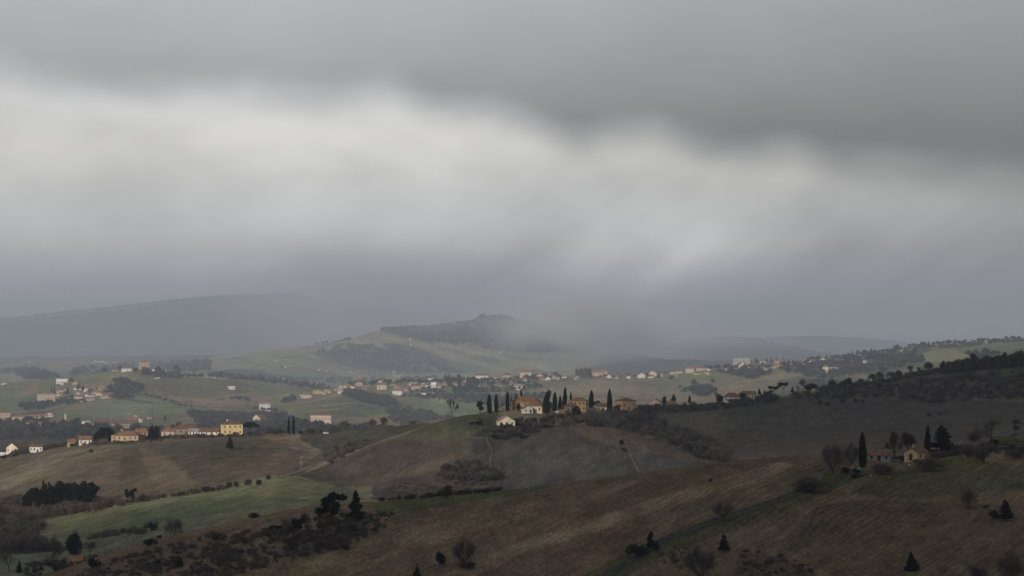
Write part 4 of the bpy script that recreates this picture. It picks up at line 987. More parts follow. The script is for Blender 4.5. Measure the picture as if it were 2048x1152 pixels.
# hill village, from left to right
VH_ = [
 (600,623,785,796,'cream','tile','gx',4550,"cream house with four tall windows at the left foot of the hill village",4),
 (588,598,794,799,'white','grey','gx',4480,"small white shed just left of the four windowed cream house",1),
 (626,644,779,788,'orange','rust','hip',4620,"orange house with hipped roof near the left end of the village",2),
 (644,654,783,789,'cream','rust','gx',4580,"small cream house right of the orange hipped house",2),
 (650,657,777,782,'pink','tile','gx',4660,"narrow pink house above the small cream one",1),
 (655,663,780,786,'pink','rust','gx',4620,"pink house with a rusty roof near the green crest",1),
 (675,687,770,777,'pink','tile','gy',4720,"pink gabled house at the left end of the upper village row",2),
 (676,687,779,787,'white','grey','gx',4560,"bright white house at the tip of the green hill",2),
 (669,677,776,781,'orange','tile','gx',4680,"tiny orange house squeezed between the pink gables",1),
 (687,694,770,775,'cream','tile','gy',4760,"little cream gable right of the upper pink gabled house",1),
 (697,714,772,780,'pale','tile','gy',4660,"pale wide gabled house in the upper village row",2),
 (710,726,763,772,'orange','tile','gy',4820,"large orange gabled hall standing highest in the left village",1),
 (697,709,765,770,'tan','tile','gx',4860,"low tan roofs behind the pale wide gable",2),
 (730,742,770,775,'orange','tile','gx',4780,"low orange house between the hall and the domed block",2),
 (724,737,773,779,'dun','tile','gx',4680,"brownish terrace under the low orange house",3),
 (754,773,765,779,'cream','tile','gx',4800,"cream block with a pale water tank behind it",2),
 (756,764,762,769,'white','white','flat',4880,"round topped white water tank behind the cream block",0),
 (785,808,777,789,'white','tile','gx',4600,"white house with dark windows at the front of the village",4),
 (789,798,771,777,'orange','rust','gx',4720,"orange cottage above the white windowed house",1),
 (797,822,772,778,'dun','tile','gx',4680,"long brown roofed terrace in the middle of the village",3),
 (781,792,767,771,'tan','tile','gx',4820,"low tan house on the crest right of the cream block",2),
 (822,841,769,779,'orange','brown','gx',4700,"orange house with dark roof right of the long terrace",3),
 (824,836,764,769,'tan','grey','gx',4800,"grey roofed house above the orange dark roofed one",2),
 (829,834,758,762,'yellow','rust','gx',4900,"tiny bright yellow house on the crest",1),
 (838,844,760,764,'orange','rust','gx',4890,"tiny orange house right of the yellow one on the crest",1),
 (854,868,757,764,'pink','white','gx',4880,"pink house with pale roof on the village crest",2),
 (862,874,765,777,'white','white','gx',4760,"white two storey house in the centre of the village",3),
 (873,885,767,778,'tan','tile','gx',4740,"tan house joined to the white two storey house",2),
 (815,824,779,783,'pink','rust','gx',4580,"low pink house right of the front white house",2),
 (835,846,778,783,'dun','tile','gx',4590,"brown roofed cottage under the orange dark roofed house",2),
 (842,852,786,791,'white','white','gx',4450,"white roofed shed below the village near the green field",1),
 (864,873,782,787,'white','grey','gx',4500,"small white cottage on the lower village edge",2),
 (875,886,780,788,'pink','dark','gx',4500,"pink white house on the lower village edge beside the scrub",3),
 (886,894,762,768,'white','tile','gx',4780,"white house left of the dark cypresses",1),
 (896,902,764,771,'pale','tile','gy',4760,"pale house between the dark cypresses",1),
 (905,916,765,775,'tan','tile','flat',4740,"tan flat fronted house behind the dark conifers",2),
 (903,908,757,762,'white','tile','gx',4860,"tiny white house above the dark conifers",1),
 (922,933,757,768,'pink','tile','gx',4820,"pink house right of the tall dark conifers",2),
 (948,977,747,758,'white','red','gx',4900,"long white villa with red roof on the crest",5),
 (974,982,753,758,'pink','red','gx',4880,"small pink house at the right end of the long white villa",1),
 (987,1001,750,760,'white','tile','gx',4870,"white stepped house left of the square tan palace",2),
 (1004,1023,746,760,'pink','brown','hip',4850,"square tan palace with a dark turret roof",4),
 (982,994,763,770,'pale','tile','gx',4740,"pale cottage below the white stepped house",2),
 (960,967,772,780,'pink','rust','gx',4640,"narrow pink house right of the great cedar mass",1),
 (975,981,770,775,'pink','rust','gx',4680,"tiny pink cottage below the long white villa",1),
 (1018,1027,764,776,'pale','tile','gx',4680,"pale tall house left of the long white shed",2),
 (1027,1050,769,780,'white','grey','gx',4600,"long white shed with grey roof above the scrub",1),
 (1040,1067,740,755,'pink','red','gx',4950,"pink villa with a roof terrace on the crest",5),
 (1072,1089,748,758,'pink','tile','gy',4900,"pink gabled house right of the pink crest villa",2),
 (1103,1111,749,758,'pink','tile','gx',4930,"narrow rose house on the crest",1),
 (1096,1101,748,754,'pale','tile','gx',4950,"tiny pale house left of the narrow rose house",1),
 (1123,1135,751,756,'pale','grey','gx',4950,"low pale shed on the crest left of the tall tree clump",1),
 (1183,1208,742,752,'orange','rust','gx',4980,"long orange villa right of the tall tree clump",4),
 (1202,1214,741,750,'orange','rust','gx',5010,"orange wing behind the long orange villa",1),
 (1220,1241,749,755,'brick','red','gx',4970,"low red brick house on the crest of the striped field",3),
 (1275,1290,746,756,'white','tile','gy',4950,"white gabled barn on the crest above the striped field",1),
 (1297,1316,742,753,'pink','tile','gy',4930,"white and pink chalet-like house on the crest",2),
 (1340,1352,742,748,'cream','tile','gx',4930,"low cream house left of the twin peaked cream house",2),
 (1352,1365,740,747,'cream','tile','gx',4930,"twin peaked cream house on the crest",2),
 (1371,1390,732,746,'pink','tile','gx',4900,"peach villa with a raised corner on the crest",3),
 (1393,1412,733,741,'pink','tile','gx',4930,"white and red terrace right of the peach villa",4),
 (1414,1421,735,741,'white','rust','gx',4920,"small white house at the end of the terrace",1),
 (1450,1462,733,739,'orange','tile','gx',4880,"low orange house left of the bright peach manor",2),
 (1477,1499,726,738,'pink','tile','gy',4870,"bright peach manor with a gable and chimney stack",3),
 (1462,1478,731,738,'tan','tile','gx',4890,"low tan wing left of the bright peach manor",2),
 (1520,1531,720,727,'pale','red','gx',4960,"red roofed house right of the grey ruined block",2),
 (1520,1534,737,744,'white','grey','gx',4700,"white sheds below the red roofed house",2),
 (1550,1559,719,727,'orange','tile','gx',4950,"orange tower-like house right of a dark cypress",1),
 (1560,1568,719,725,'brick','red','gx',4950,"house with bright red roof right of the orange one",1),
 (1570,1579,720,724,'orange','rust','gx',4950,"low orange roof right of the bright red roof",1),
 (1545,1556,731,735,'orange','rust','gx',4800,"low orange house under the dark trees",2),
 (1592,1598,724,730,'pink','rust','gx',4850,"tiny pink house on the dip of the crest",1),
 (1604,1612,722,729,'pink','rust','gx',4850,"small rose house right of the dip of the crest",1),
 (1619,1633,719,726,'white','red','gx',4900,"white house with red roof on the right crest",2),
 (1640,1653,716,725,'pink','rust','gy',4900,"orange gabled house below the right woods",2),
 (1697,1715,711,715,'white','dark','gx',4950,"low white lit house under dark trees on the right crest",3),
 (1726,1741,713,717,'orange','tile','gx',4800,"long thin orange roofed house in the right woods",1),
 (1726,1733,720,725,'white','grey','gx',4700,"small white cottage in the right woods",1),
 (1700,1706,722,726,'white','grey','gx',4700,"tiny white hut at the left of the right woods",1),
 (1802,1818,699,704,'white','rust','gx',4900,"lone white house with lit front near the right skyline",2),
]
for (a, b, c, d, wc, rc, rt, D, lab, nx) in VH_:
    nm = 'water_tank' if 'tank' in lab and 'with a' not in lab else ('shed' if ' shed' in lab else 'house')
    H_(a, b, c, d, V5, wc, rc, rt, lab, .35, rnd.choice([-16,-10,0,0,8,-20]), .6, max(nx,1), 1 if (d-c) < 11 else 2, 1, 0, D=D, name=nm, cat={'water_tank':'water tank'}.get(nm, nm), door=False)
for i in range(58):     # more roofs crowding the village between the named ones
    u = rnd.uniform(800,1050) if i < 40 else rnd.uniform(1060,1420); t = rnd.random()
    v0 = np.interp(u,[800,860,1000,1100,1280,1420],[768,765,760,757,755,745]); v = v0+t*(18 if u < 1040 else 3); w_ = rnd.uniform(6,11)
    H_(u, u+w_, v-rnd.uniform(4.5,7), v, V5, rnd.choice(['pink','cream','white','tan','orange','pale']), rnd.choice(['tile','tile','rust','brown']), rnd.choice(['gx','gx','gy']),
       "small plain house packed among the trees of the hill village", .42, rnd.choice([-20,-8,0,10]), .7, 2, 1, 1, 0, group="small plain houses of the hill village", D=5000-t*400, door=False)
for (poly, n_, D_, lab, grp) in (([(112,236),(766,800)], 24, (4300,4700), "tiny plain house lost among the trees of the left hamlet", "tiny plain houses of the left hamlet"),
        ([(0,100),(826,872)], 24, (3300,4000), "plain low house among the trees of the valley town", "plain low houses of the valley town"),
        ([(230,300),(828,850)], 5, (3500,3900), "plain low house behind the long factory", "plain low houses behind the factory"),
        ([(1440,1700),(722,740)], 30, (4700,5050), "tiny house among the trees of the right crest", "tiny houses of the right crest")):
    for i in range(n_):
        u = rnd.uniform(*poly[0]); v = rnd.uniform(*poly[1])
        if 'right crest' in lab: v = np.interp(u, [1440,1560,1700],[740,729,716])+rnd.uniform(0,8)
        w_ = rnd.uniform(6,13)*(1.2 if D_[0] < 4000 else .8)
        H_(u, u+w_, v-w_*rnd.uniform(.5,.75), v, D_, rnd.choice(['pink','cream','white','tan','pale']), rnd.choice(['tile','tile','rust','brown']), rnd.choice(['gx','gx','gy','hip']), lab, .42, rnd.choice([-24,-10,0,12]), .7, 2, 1, 1, 0, group=grp, D=sum(D_)/2, door=False)
H_(1466,1502,716,730,V5,'grey','grey','flat',"grey roofless block with battered top behind the peach manor",.06,-6,.5,8,1,1,0,D=5050,name='block',cat='building',door=False)
H_(1645,1660,730,745,(4000,4600),'cream','tile','hip',"cream farmhouse with a rusty roof standing alone on the right slope",.3,-22,.8,2,1,2,0,D=4300,far=True)
H_(1661,1673,736,743,(4000,4600),'white','white','gx',"white annex right of the lone cream farmhouse",.3,0,.6,3,1,0,0,D=4290,name='annex',cat='annex')
# white specks of houses on the far hills
def specks(L_, lay, label, group, wc='white'):
    for (u, v, w_) in L_:
        H_(u-w_/2, u+w_/2, v-max(w_*.55,1.4), v, lay, wc, rnd.choice(['white','grey','tile']), 'gx', label, .35, 0, .6, 1, 1, 0, 0, name='house', group=group, door=False, far=True)
specks([(733,668,4.5)], 'h', "small white chapel shining on top of the pale far hill", None)
specks([(571,735,5),(577,733.5,3.5)], 'h', "white farm on the pale lower slope of the far hill", "white farm on the lower slope")
specks([(553,724,3),(534,724,2.5),(637,741,3.5),(652,742,4),(700,745,3),(745,744,3),(788,745,4),(695,691,2.5)], 'h', "pale farmhouse scattered on the lower slopes of the far hill", "farmhouses on the lower far slopes", 'pale')
specks([(742,703,2),(748,705,2),(755,708,2),(763,711,2),(770,713,2)], 'h', "tiny pale house in the line descending the far hill", "houses in a line down the far hill", 'pale')
specks([(820,679,4),(825,679,3),(881,679,4),(886,679,3),(822,690,4),(941,689,3),(801,655.5,3),(806,656,3),(935,653,4),(945,651,4),(977,700,3)], 'h', "small white house in the dark woods of the far hill", "white houses in the far woods")
specks([(819,727,3),(824,733,3),(837,741,2.5),(790,753,3.5),(798,753,3),(803,752,3),(786,749,2.5),(1238,720,2.5),(1000,706,3),(1071,708,3),(770,765,2),(727,764,4)], 'h', "small pale house at the foot of the far hill", "houses at the foot of the far hill")
specks([(1425,677,2.5),(1437,678,2.5),(1527,679,3),(1537,683,3.5),(1551,686,3),(1557,686,2.5),(1564,688,3),(1571,690,3),(1584,691,3),(1589,691,2),(1600,694,2.5),(1605,695,4),(1615,698,3),(1624,699,3),(1632,701,3.5),(1645,704,3)], 'g', "tiny white house strung along the misty far ridge", "white houses along the misty ridge")
specks([(134,698,3),(140,699,3),(149,697,3),(158,695,3.5),(163,697,3),(168,699,3),(174,696,3),(181,699,3)], (10000,15900), "tiny pale house of the hamlet on the dark forested ridge", "hamlet on the dark forested ridge")
specks([(187,725,3),(192,724,4),(198,724,4),(205,725,4),(212,727,3),(228,726,2.5),(58,726,3)], (6800,8200), "small pale house in the hazy left valley", "houses in the hazy left valley")
specks([(5,770,5),(11,768.5,4)], V5, "white house behind the left hill crest at the photo's left edge", "white houses at the left edge")
specks([(311,757.5,5),(317,757.5,4),(323,757.5,4.5),(333,757,3)], V5, "tiny pale low hut under the left hilltop trees", "pale huts under the left hilltop", 'pale')
specks([(422,752,3),(430,754,3),(443,756,3),(449,756,2.5)], V5, "small white hut along the bare wood left of centre", "white huts along the bare wood")
def ORD(i): return ('first','second','third','fourth','fifth','sixth','seventh','eighth','ninth','tenth','eleventh','twelfth','thirteenth','fourteenth','fifteenth','sixteenth')[i]
# ---------------------------------------------------------------- individual trees
P_ = plant
FG='fg'
# cypresses of the hilltop villas
for (u,v,h,w_,lab) in [(979,828,40,12,"tall cypress at the left end of the villa hilltop, nearest the open pines"),(992.5,824,35,10,"slimmer cypress second from the left on the villa hilltop"),
  (1015,822,39,10,"cypress just left of the large ochre villa"),(1023,820,26,6,"short thin cypress touching the left side of the ochre villa"),(1032,812,30,5,"small cypress top behind the left roof of the ochre villa"),
  (1042.5,812,36,7,"pointed cypress rising behind the ochre villa roof"),(1109,824,39,12,"cypress directly right of the massive dark conifer"),(1120,824,32,10,"shortest cypress in the central group"),
  (1129,822,46,11,"tallest cypress of the central group"),(1142,812,32,7,"small cypress behind the central ochre villa"),(1182,815,35,13,"broad cypress between the central villa and the low white house"),
  (1219,826,47,13,"tallest right cypress beside the low white house")]:
    P_('cypress',u,v,h,w_,(1800,2100),lab,"cypresses of the hilltop villas")
P_('tallever',1095,832,54,21,(1800,2050),"massive dark conifer between the white house and the cypresses")
P_('ever',1154,831,22,21,(1700,2050),"round black-green tree in front of the central ochre villa",sink=.08)
P_('opencrown',960,827,27,21,(1800,2100),"open crowned pine left of the first villa cypress")
P_('flatpine',953,865,25,30,(1600,2050),"flat topped pine on the green slope left of the cream barn")
P_('ever',1037,822,18,14,(1700,2050),"small dark tree before the ochre villa's left wing")
P_('bare',1005,825,22,18,(1800,2100),"bare tree between the second and third villa cypresses")
P_('opencrown',1005,851,12,11,(1700,2000),"small sparse tree at the barn's left corner",var=1)
P_('everbush',1236,822,13,20,(1800,2150),"dark bush between the tallest right cypress and the square orange villa")
P_('ever',1196,812,14,22,(1850,2150),"dark tree behind the broad cypress on the villa hill")
# left ridge
P_("umbrella",210,886,33,51,(2150,2400),"large dome shaped umbrella pine on the left ridge",var=0)
P_('umbrella',500,868,26,36,(2100,2400),"flat umbrella pine right of the tall yellow house",var=1)
P_('conifer',303,880,30,32,(2150,2400),"dark spiky conifer clump right of the stone farmhouse",var=0)
P_('tallever',311,880,31,18,(2150,2400),"narrow dark top of the conifer clump by the stone farmhouse")
for (u,h,lab) in [(578,34,"left one of the twin slim cypresses on the ridge"),(587,36,"right one of the twin slim cypresses on the ridge")]:
    P_('cypress',u,869,h,7.4,(2100,2350),lab,"twin ridge cypresses")
P_('cypress',109,884,9,4,(2250,2500),"tiny cypress in the thicket left of the white cottage")
for (u,v,h,w_,lab) in [(688,864,25,29,"round headed bare tree right of the twin cypresses"),(745,858,22,21,"left tree of the bare pair on the green brow"),(767,857,25,21,"right tree of the bare pair on the green brow")]:
    P_('twighead',u,v,h,w_,(2000,2350),lab)
P_('baretall',904,838,42,25,(1850,2250),"tall bare tree alone on the green brow left of the villas",var=0)
P_('twighead',357,868,27,24,(2100,2400),"bare tree in front of the pink walled farmhouse roof")
P_('cedar',459,899,27,20,(1900,2250),"sparse layered conifer on the slope under the yellow house")
P_('olive',622,868,14,18,(2100,2350),"round olive green bush right of the twin cypresses")
P_('everbush',601,868,8,9,(2100,2350),"small dark bush between the twin cypresses and the olive bush")
P_('russetbush',640,866,8,12,(2100,2350),"low rusty bush right of the round olive bush")
P_('darkbush',182,906,10,10,(2000,2330),"lone dark bush on the tan left slope")
for i,(u,h) in enumerate([(545,12),(553,10),(561,13),(569,9),(536,9)]):
    P_('darkbush',u,868,h,h*1.2,(2100,2350),"dark bush in the row left of the twin cypresses","bushes left of the twin cypresses")
for (u,h) in [(822,6),(829,5)]: P_('russetbush',u,849,h+3,h*2,(1900,2250),"low rusty bush on the green brow","rusty bushes on the green brow")
P_('bare',865,842,12,4,(1900,2250),"thin sapling on the green brow left of the tall bare tree")
# conifer grove in the valley
for i,(u,v,h,w_) in enumerate(sorted([(60,1019,40,16),(74,1018,42,16),(88,1016,52,18),(101,1017,50,16),(115,1016,52,18),(128,1014,46,16),(140,1013,46,16),(151,1012,44,14),(162,1011,46,15),(172,1010,46,14),(184,1009,44,17),(81,1021,40,17),(108,1020,46,17),(136,1018,42,15),(156,1016,42,14),(178,1013,42,16)])):
    P_(rnd.choice(['conifer','tallever','tallever']),u,v,h+4,w_*2.0,(1500,1900),"dark conifer "+ORD(i)+" from the left in the grove by the green valley field","conifers of the valley grove")
P_('opencrown',262,1005,31,28,(1400,1900),"dark rounded tree on the hedge right of the conifer grove")
P_('darkbush',288,1004,17,20,(1400,1900),"bush next to the rounded tree right of the grove")
P_('everbush',303,1062,20,28,(1150,1600),"single round evergreen bush in the green valley field")
P_('bareshrub',349,1072,44,42,(1150,1600),"bare spreading tree at the lower edge of the green field")
P_('barewide',7,1058,60,60,(1300,1900),"bare tree at the left edge above the valley thicket")
P_('ever',146,1120,60,42,(1150,1500),"tall black-green evergreen above the orange cottage",var=2)
P_('bare',180,1112,32,26,(1150,1500),"small bare tree right of the tall black-green evergreen")
P_('barewide',104,1136,72,64,(1150,1500),"large bare tree left of the tall black-green evergreen")
P_('bare',17,1142,46,34,(1150,1500),"bare tree at the bottom left corner")
P_('conifer',39,1146,28,15,(1150,1500),"small dark conifer at the bottom left")
for i,(u,v,h,w_) in enumerate([(410,985,14,22),(425,983,10,16),(458,978,18,20),(472,976,16,15),(495,974,18,18),(517,971,14,15),(537,960,12,12)]):
    P_('darkbush',u,v,h,w_,(1400,1900),"dark bush "+ORD(i)+" from the left along the upper hedge of the green field","bushes on the upper hedge of the green field")
# near spur on the left
P_('opencrown',660,1044,62,70,FG,"broad dark tree with forked trunk on the near spur",var=0)
P_('cedar',711,1044,66,40,FG,"taller layered conifer right of the broad forked tree",var=1)
P_('flatpine',551,1072,22,24,FG,"little wind bent pine top left on the near spur",var=0)
P_('opencrown',596,1066,32,30,FG,"medium dark tree on the near spur left of the broad forked tree",var=1)
P_('darkbush',506,1037,14,22,FG,"small dark bush on the crest of the near spur")
P_('twigbush',430,1082,22,36,FG,"rounded brown shrub on the upper near spur")
P_('everbush',300,1092,17,22,FG,"dark evergreen bush on the lower near spur",var=1)
P_('darkbush',320,1078,10,14,FG,"small brown bush beside the lower spur evergreen")
P_('russetbush',585,1100,24,24,FG,"rust red bush at the foot of the spur thicket")
P_('russetbush',642,1062,18,18,FG,"rust red bush under the broad forked tree")
P_('russetbush',706,1064,20,24,FG,"rust red bush under the layered conifer")
P_('everbush',692,1100,10,12,FG,"dark bush at the right foot of the spur thicket")
P_('everbush',190,1136,22,34,(760,1100),"dark bush beside the orange cottage")
P_('everbush',315,1132,14,18,FG,"round dark bush low on the spur",var=2)
P_('everbush',358,1134,16,24,FG,"wider dark bush low on the spur",var=3)
# nearest slope
P_('everbush',879,1131,30,28,FG,"round dark evergreen on the nearest slope, left of the bare spreading tree",var=0)
P_('conifer',834,1160,32,22,FG,"dark conifer cut by the bottom edge left of centre")
P_('bareshrub',929,1134,72,62,FG,"bare spreading tree at the bottom centre left")
P_('darkbush',938,1137,16,44,FG,"dark undergrowth at the foot of the bare spreading tree")
P_('everbush',1275,1114,30,34,FG,"round dark evergreen left of the green track",var=1)
P_('tallever',1301,1098,36,18,FG,"narrow dark evergreen on the track edge")
P_('everbush',1311,1101,20,20,FG,"dark bush leaning on the narrow evergreen",var=2)
P_('cedar',1448,1104,36,30,FG,"small dark tree with visible stem right of the green track",var=2)
P_('conifer',1824,1142,42,34,FG,"lone bushy conifer low on the right slope",var=1)
P_('cedar',2012,1042,44,34,FG,"layered dark pine near the right edge",var=3)
P_('everbush',1988,1038,20,28,FG,"dark bush beside the layered pine near the right edge")
P_('bareshrub',1446,1040,46,54,FG,"bare fan shaped shrub on the brown slope above the track")
P_('twigbush',1620,984,36,62,FG,"wide dark brown shrub above the upper track")
P_('darkbush',1614,984,22,46,FG,"dark heart of the wide brown shrub above the upper track")
P_('bareshrub',1400,1166,90,84,FG,"faint bare tree at the bottom right of centre")
P_('bareshrub',1936,1016,44,50,FG,"bare shrub on the right slope above the layered pine")
P_('darkbush',1972,1016,8,16,FG,"small dark bush right of the bare slope shrub")
P_('darkbush',1420,963,7,9,FG,"tiny dark tuft on the bare brown slope")
P_('twigbush',1950,1160,36,44,FG,"brown shrub cut by the bottom edge at right")
P_('bareshrub',2020,1170,80,70,FG,"bare shrub at the bottom right corner")
# around the near farm
P_('cypress',1725,936,70,19,FG,"tall near cypress left of the grey farmhouse",var=1)
P_('cypress',1854,912,60,15,FG,"pointed cypress touching the big dark cedar",var=2)
P_('cedar',1884,910,60,66,(1000,1100),"big dark cedar right of the yellow gabled house",var=0)
P_('bareshrub',1665,946,70,60,FG,"large bare tree with two stems left of the near cypress")
P_('bareshrub',1703,932,56,40,FG,"smaller bare tree just left of the near cypress")
P_('barerusset',1790,912,54,44,(1040,1140),"russet bare tree rising between the two farmhouses")
P_('barerusset',1817,908,50,40,(1040,1140),"second russet bare tree right of the other, behind the yellow house")
P_('darkbush',1762,949,24,34,FG,"dark round bush in front of the grey farmhouse")
P_('twigbush',1766,950,26,46,FG,"brown twigs round the dark bush by the grey farmhouse")
P_('twigbush',1855,943,32,48,FG,"round brown shrub in front of the yellow gabled house")
P_('everbush',1693,947,15,26,FG,"dark clipped bush left of the near cypress base")
P_('everbush',1712,947,11,16,FG,"small clipped bush under the near cypress")
P_('everbush',1712,956,9,22,FG,"low oblong bush on the lawn below the near cypress")
P_('everbush',1806,922,12,36,FG,"long dark hedge between the farmhouses",name='hedge',cat='hedge')
P_('ever',1819,923,17,9,FG,"rounded hedge end before the yellow gable")
P_('darkbush',1832,925,8,18,FG,"low bush at the yellow wall's foot")
P_('barewide',1982,884,50,74,(1040,1120),"big bare tree on the right crest")
P_('twigbush',1948,884,26,40,(1040,1120),"brown bush left of the big bare crest tree")
P_('everbush',1989,893,16,20,(1020,1120),"dark bush at the left end of the bright green bank")
P_('twigbush',1968,925,36,38,FG,"tall brown twigs under the right crest")
P_('twigbush',1935,915,28,40,FG,"brown shrub left of the tall brown twigs")
P_('twigbush',2030,918,22,50,FG,"brown shrub under the retaining wall at right")
# middle slope shrubs
P_('darkbush',893,998,32,32,(900,1300),"dense round brown shrub on the skyline of the green strip")
P_('ever',1243,892,14,12,(1500,2000),"small tree halfway down the brown slope right of the villas")
P_('darkbush',1248,903,10,14,(1500,2000),"brown shrub below the small slope tree")
P_('ever',1375,905,20,20,(1550,2300),"bluish evergreen at the foot of the dark wood")
P_('ever',1407,912,24,26,(1550,2300),"larger bluish evergreen at the foot of the dark wood")
P_('darkbush',1450,920,18,30,(1550,2300),"dark bush ending the wood at the near hill's edge")
# right ridge trees
RL=(2150,2600)
for (k,u,v,h,w_,lab) in [('ever',1328,815,24,13,"dark tree touching the pinkish gabled house"),('ever',1346,812,26,13,"dark tree right of the brown roofed ridge shed"),('cypress',1379,809,19,8,"single small cypress on the right ridge"),
  ('ever',1439,806,19,20,"round dark tree left of the white wide roofed house"),('ever',1484,792,16,17,"dark round tree behind the pale long house"),('conifer',1519,794,24,14,"dark conifer right of the tiny white ridge shed"),('conifer',1529,794,18,10,"smaller conifer next to the ridge shed conifer"),
  ('flatpine',1547,788,24,20,"left one of the two ragged ridge pines"),('flatpine',1566,787,28,18,"right one of the two ragged ridge pines"),('ever',1538,797,18,18,"dark bush under the ragged ridge pines"),('conifer',1585,783,14,9,"slim dark tree left of the bare ridge tree"),
  ('barewide',1606,782,28,34,"bare tree left of the dark domed ridge bush"),('everbush',1624,781,15,34,"dark domed bush with a white tent in front"),('darkbush',1664,777,21,22,"dark bushy tree right of the domed bush"),('darkbush',1684,777,20,18,"bushy tree beside the taller dark one"),('ever',1698,776,22,18,"taller dark ridge tree"),
  ('everbush',1887,744,24,20,"round evergreen among the bare ridge trees"),('twighead',1722,768,17,19,"low brown tree starting the bare row"),('twighead',1745,766,24,24,"bare tree second in the sloping ridge row"),('twighead',1759,765,27,22,"taller bare tree third in the sloping ridge row"),
  ('twighead',1782,761,22,24,"bare tree fourth in the sloping ridge row"),('twighead',1796,759,22,22,"bare tree fifth in the sloping ridge row"),('baretall',1820,756,28,16,"pointed bare tree in the sloping ridge row"),('baretall',1838,750,20,12,"slim bare tree right of the pointed one"),('twighead',1857,748,26,26,"bare tree with sky gap beneath, left of the round evergreen"),
  ('ever',1947,735,34,26,"dark dense tree standing above the brown ridge wood"),('everbush',2033,862,14,16,"dark evergreen on the slope near the right edge"),('everbush',2033,848,10,20,"bluish bush near the right edge of the dark slope")]:
    P_(k,u,v,h,w_,RL if v<830 else (1500,2600),lab)
for i in range(26):
    u = 1900+i*7.2+rnd.uniform(-3,3); v = np.interp(u,[1900,2048,2090],[744,731,727])
    P_(rnd.choice(['twighead','greyhead','twighead','twighead']),u,v+2,rnd.uniform(20,30)+(u-1900)*.05,rnd.uniform(16,22),RL,"brown bare tree in the dense ridge wood at right","brown trees of the right ridge wood")
for (u,v) in [(1860,833),(1880,831),(1640,808),(1655,812),(1686,806),(1712,805),(1725,807),(1752,795),(1700,790)]:
    P_('darkbush',u,v,9,13,(1600,2600),"dark bush dotted on the upper dark slope","bushes dotted on the dark slope")
# mid-distance trees
ML=(3300,5200)
def row(line, n, kinds, h0, h1, lay, label, group, wr=(.6,1.1), jv=.6):
    P = np.array(line, float); s = np.r_[0, np.cumsum(np.hypot(*np.diff(P, axis=0).T))]
    for i in range(n):
        t = s[-1]*(i+rnd.uniform(.2,.8))/n; u = float(np.interp(t, s, P[:,0])); v = float(np.interp(t, s, P[:,1]))+rnd.uniform(-jv,jv); h = rnd.uniform(h0,h1)
        P_(rnd.choice(kinds),u,v,h,h*rnd.uniform(*wr),lay,label,group,far=True)
row([(416,755),(470,760),(540,768),(600,777),(660,783)],52,['fargrey','fartwig','fargrey','twighead'],10,18,(4700,5300),"bare tree in the long brown wood left of the hill village","trees of the long brown wood",(.5,.9))
row([(245,795),(275,792),(300,795),(330,802),(360,812),(385,818)],18,['farever','fartall','fartwig'],6,9,(4200,4700),"small dark tree in the curving hedge above the green field","trees of the curving hedge",(.7,1.1))
row([(1150,757),(1182,757)],9,['fargrey','greyhead'],16,24,(4700,5200),"tall bare tree in the clump left of the long orange villa","tall clump by the long orange villa",(.3,.45))
P_('cypress',1180,757,22,5,(4700,5200),"slim cypress at the right of the tall bare clump")
row([(903,790),(960,790)],3,['farever'],14,18,(4300,4700),"dark evergreen before the village centre","evergreens before the village")
for (u,v,h,w_,lab) in [(893,768,18,8,"left dark cypress of the village group"),(899,768,19,8,"second dark cypress of the village group"),(904,766,14,6,"thin third cypress of the village group")]:
    P_('cypress',u,v,h,w_,(4500,5100),lab,"village cypresses")
P_('tallever',917,770,22,15,(4500,5100),"dark conifer mass beside the village cypresses")
P_('cypress',919,785,30,9,(4300,4900),"tall dark column tree under the village")
P_('tallever',936,784,28,12,(4300,4900),"dark tree left of the great cedar mass")
P_('tallever',950,784,32,26,(4300,4900),"great cedar mass in the middle of the village front")
P_('farcone',135,788,16,12,(4200,4700),"pointed dark conifer in the middle of the left hamlet")
for (u,h) in [(103,19),(109,21)]: P_('farcone',u,792,h,8,(4200,4800),"pointed dark conifer behind the big apartment block","conifers behind the apartment block")
P_('fartwig',143,768,14,10,(4500,5000),"single tree on the bare left hill")
P_('farever',157,784,17,12,(4200,4800),"dark tree above the cream hamlet house")
P_('farever',165,786,15,10,(4200,4800),"second dark tree above the cream hamlet house")
P_('fartwig',240,744,16,14,(4800,5200),"bare tree on the left hill crest beside the tan cottage")
P_('fartwig',208,746,12,14,(4800,5200),"low bare tree left on the left hill crest")
P_('farever',272,750,16,12,(4700,5200),"dark tree just left of the orange tower villa")
P_('ever',292,752,20,24,(4700,5050),"dark round tree in front of the orange tower villa",far=True)
P_('ever',316,747,16,18,(4700,5100),"dark square-headed trees right of the orange tower villa",far=True)
P_('twighead',354,748,24,22,(4700,5200),"broad bare tree with dark lower trunk on the left hill",far=True)
P_('farever',357,750,14,9,(4700,5200),"dark evergreen under the broad bare tree")
P_('farcone',330,842,14,7,(3400,4300),"lone pointed conifer in the tan field above the farm")
P_('ever',152,850,16,22,(3200,3900),"round dark tree left of the white warehouse",far=True)
for (k,u,v,h,w_,lab) in [('farever',1318,759,9,12,"small round tree above the striped field"),('farever',1343,763,12,15,"dark round tree right of the small one above the striped field"),('farever',1389,775,18,14,"dark rounded tree on the pale far slope"),
     ('fartwig',1411,782,16,14,"ragged tree in the hollow of the pale slope"),('farever',1425,770,13,13,"rounded bush right in the hollow of the pale slope"),('farever',1360,778,9,8,"small dark tree left in the hollow of the pale slope")]:
    P_(k,u,v,h,w_,(4000,5100),lab)
row([(568,812),(580,806),(592,802)],6,['fartwig','farever'],12,20,(4000,4700),"tree in the dark clump left of the four windowed cream house","dark clump at the village foot",(.8,1.1))
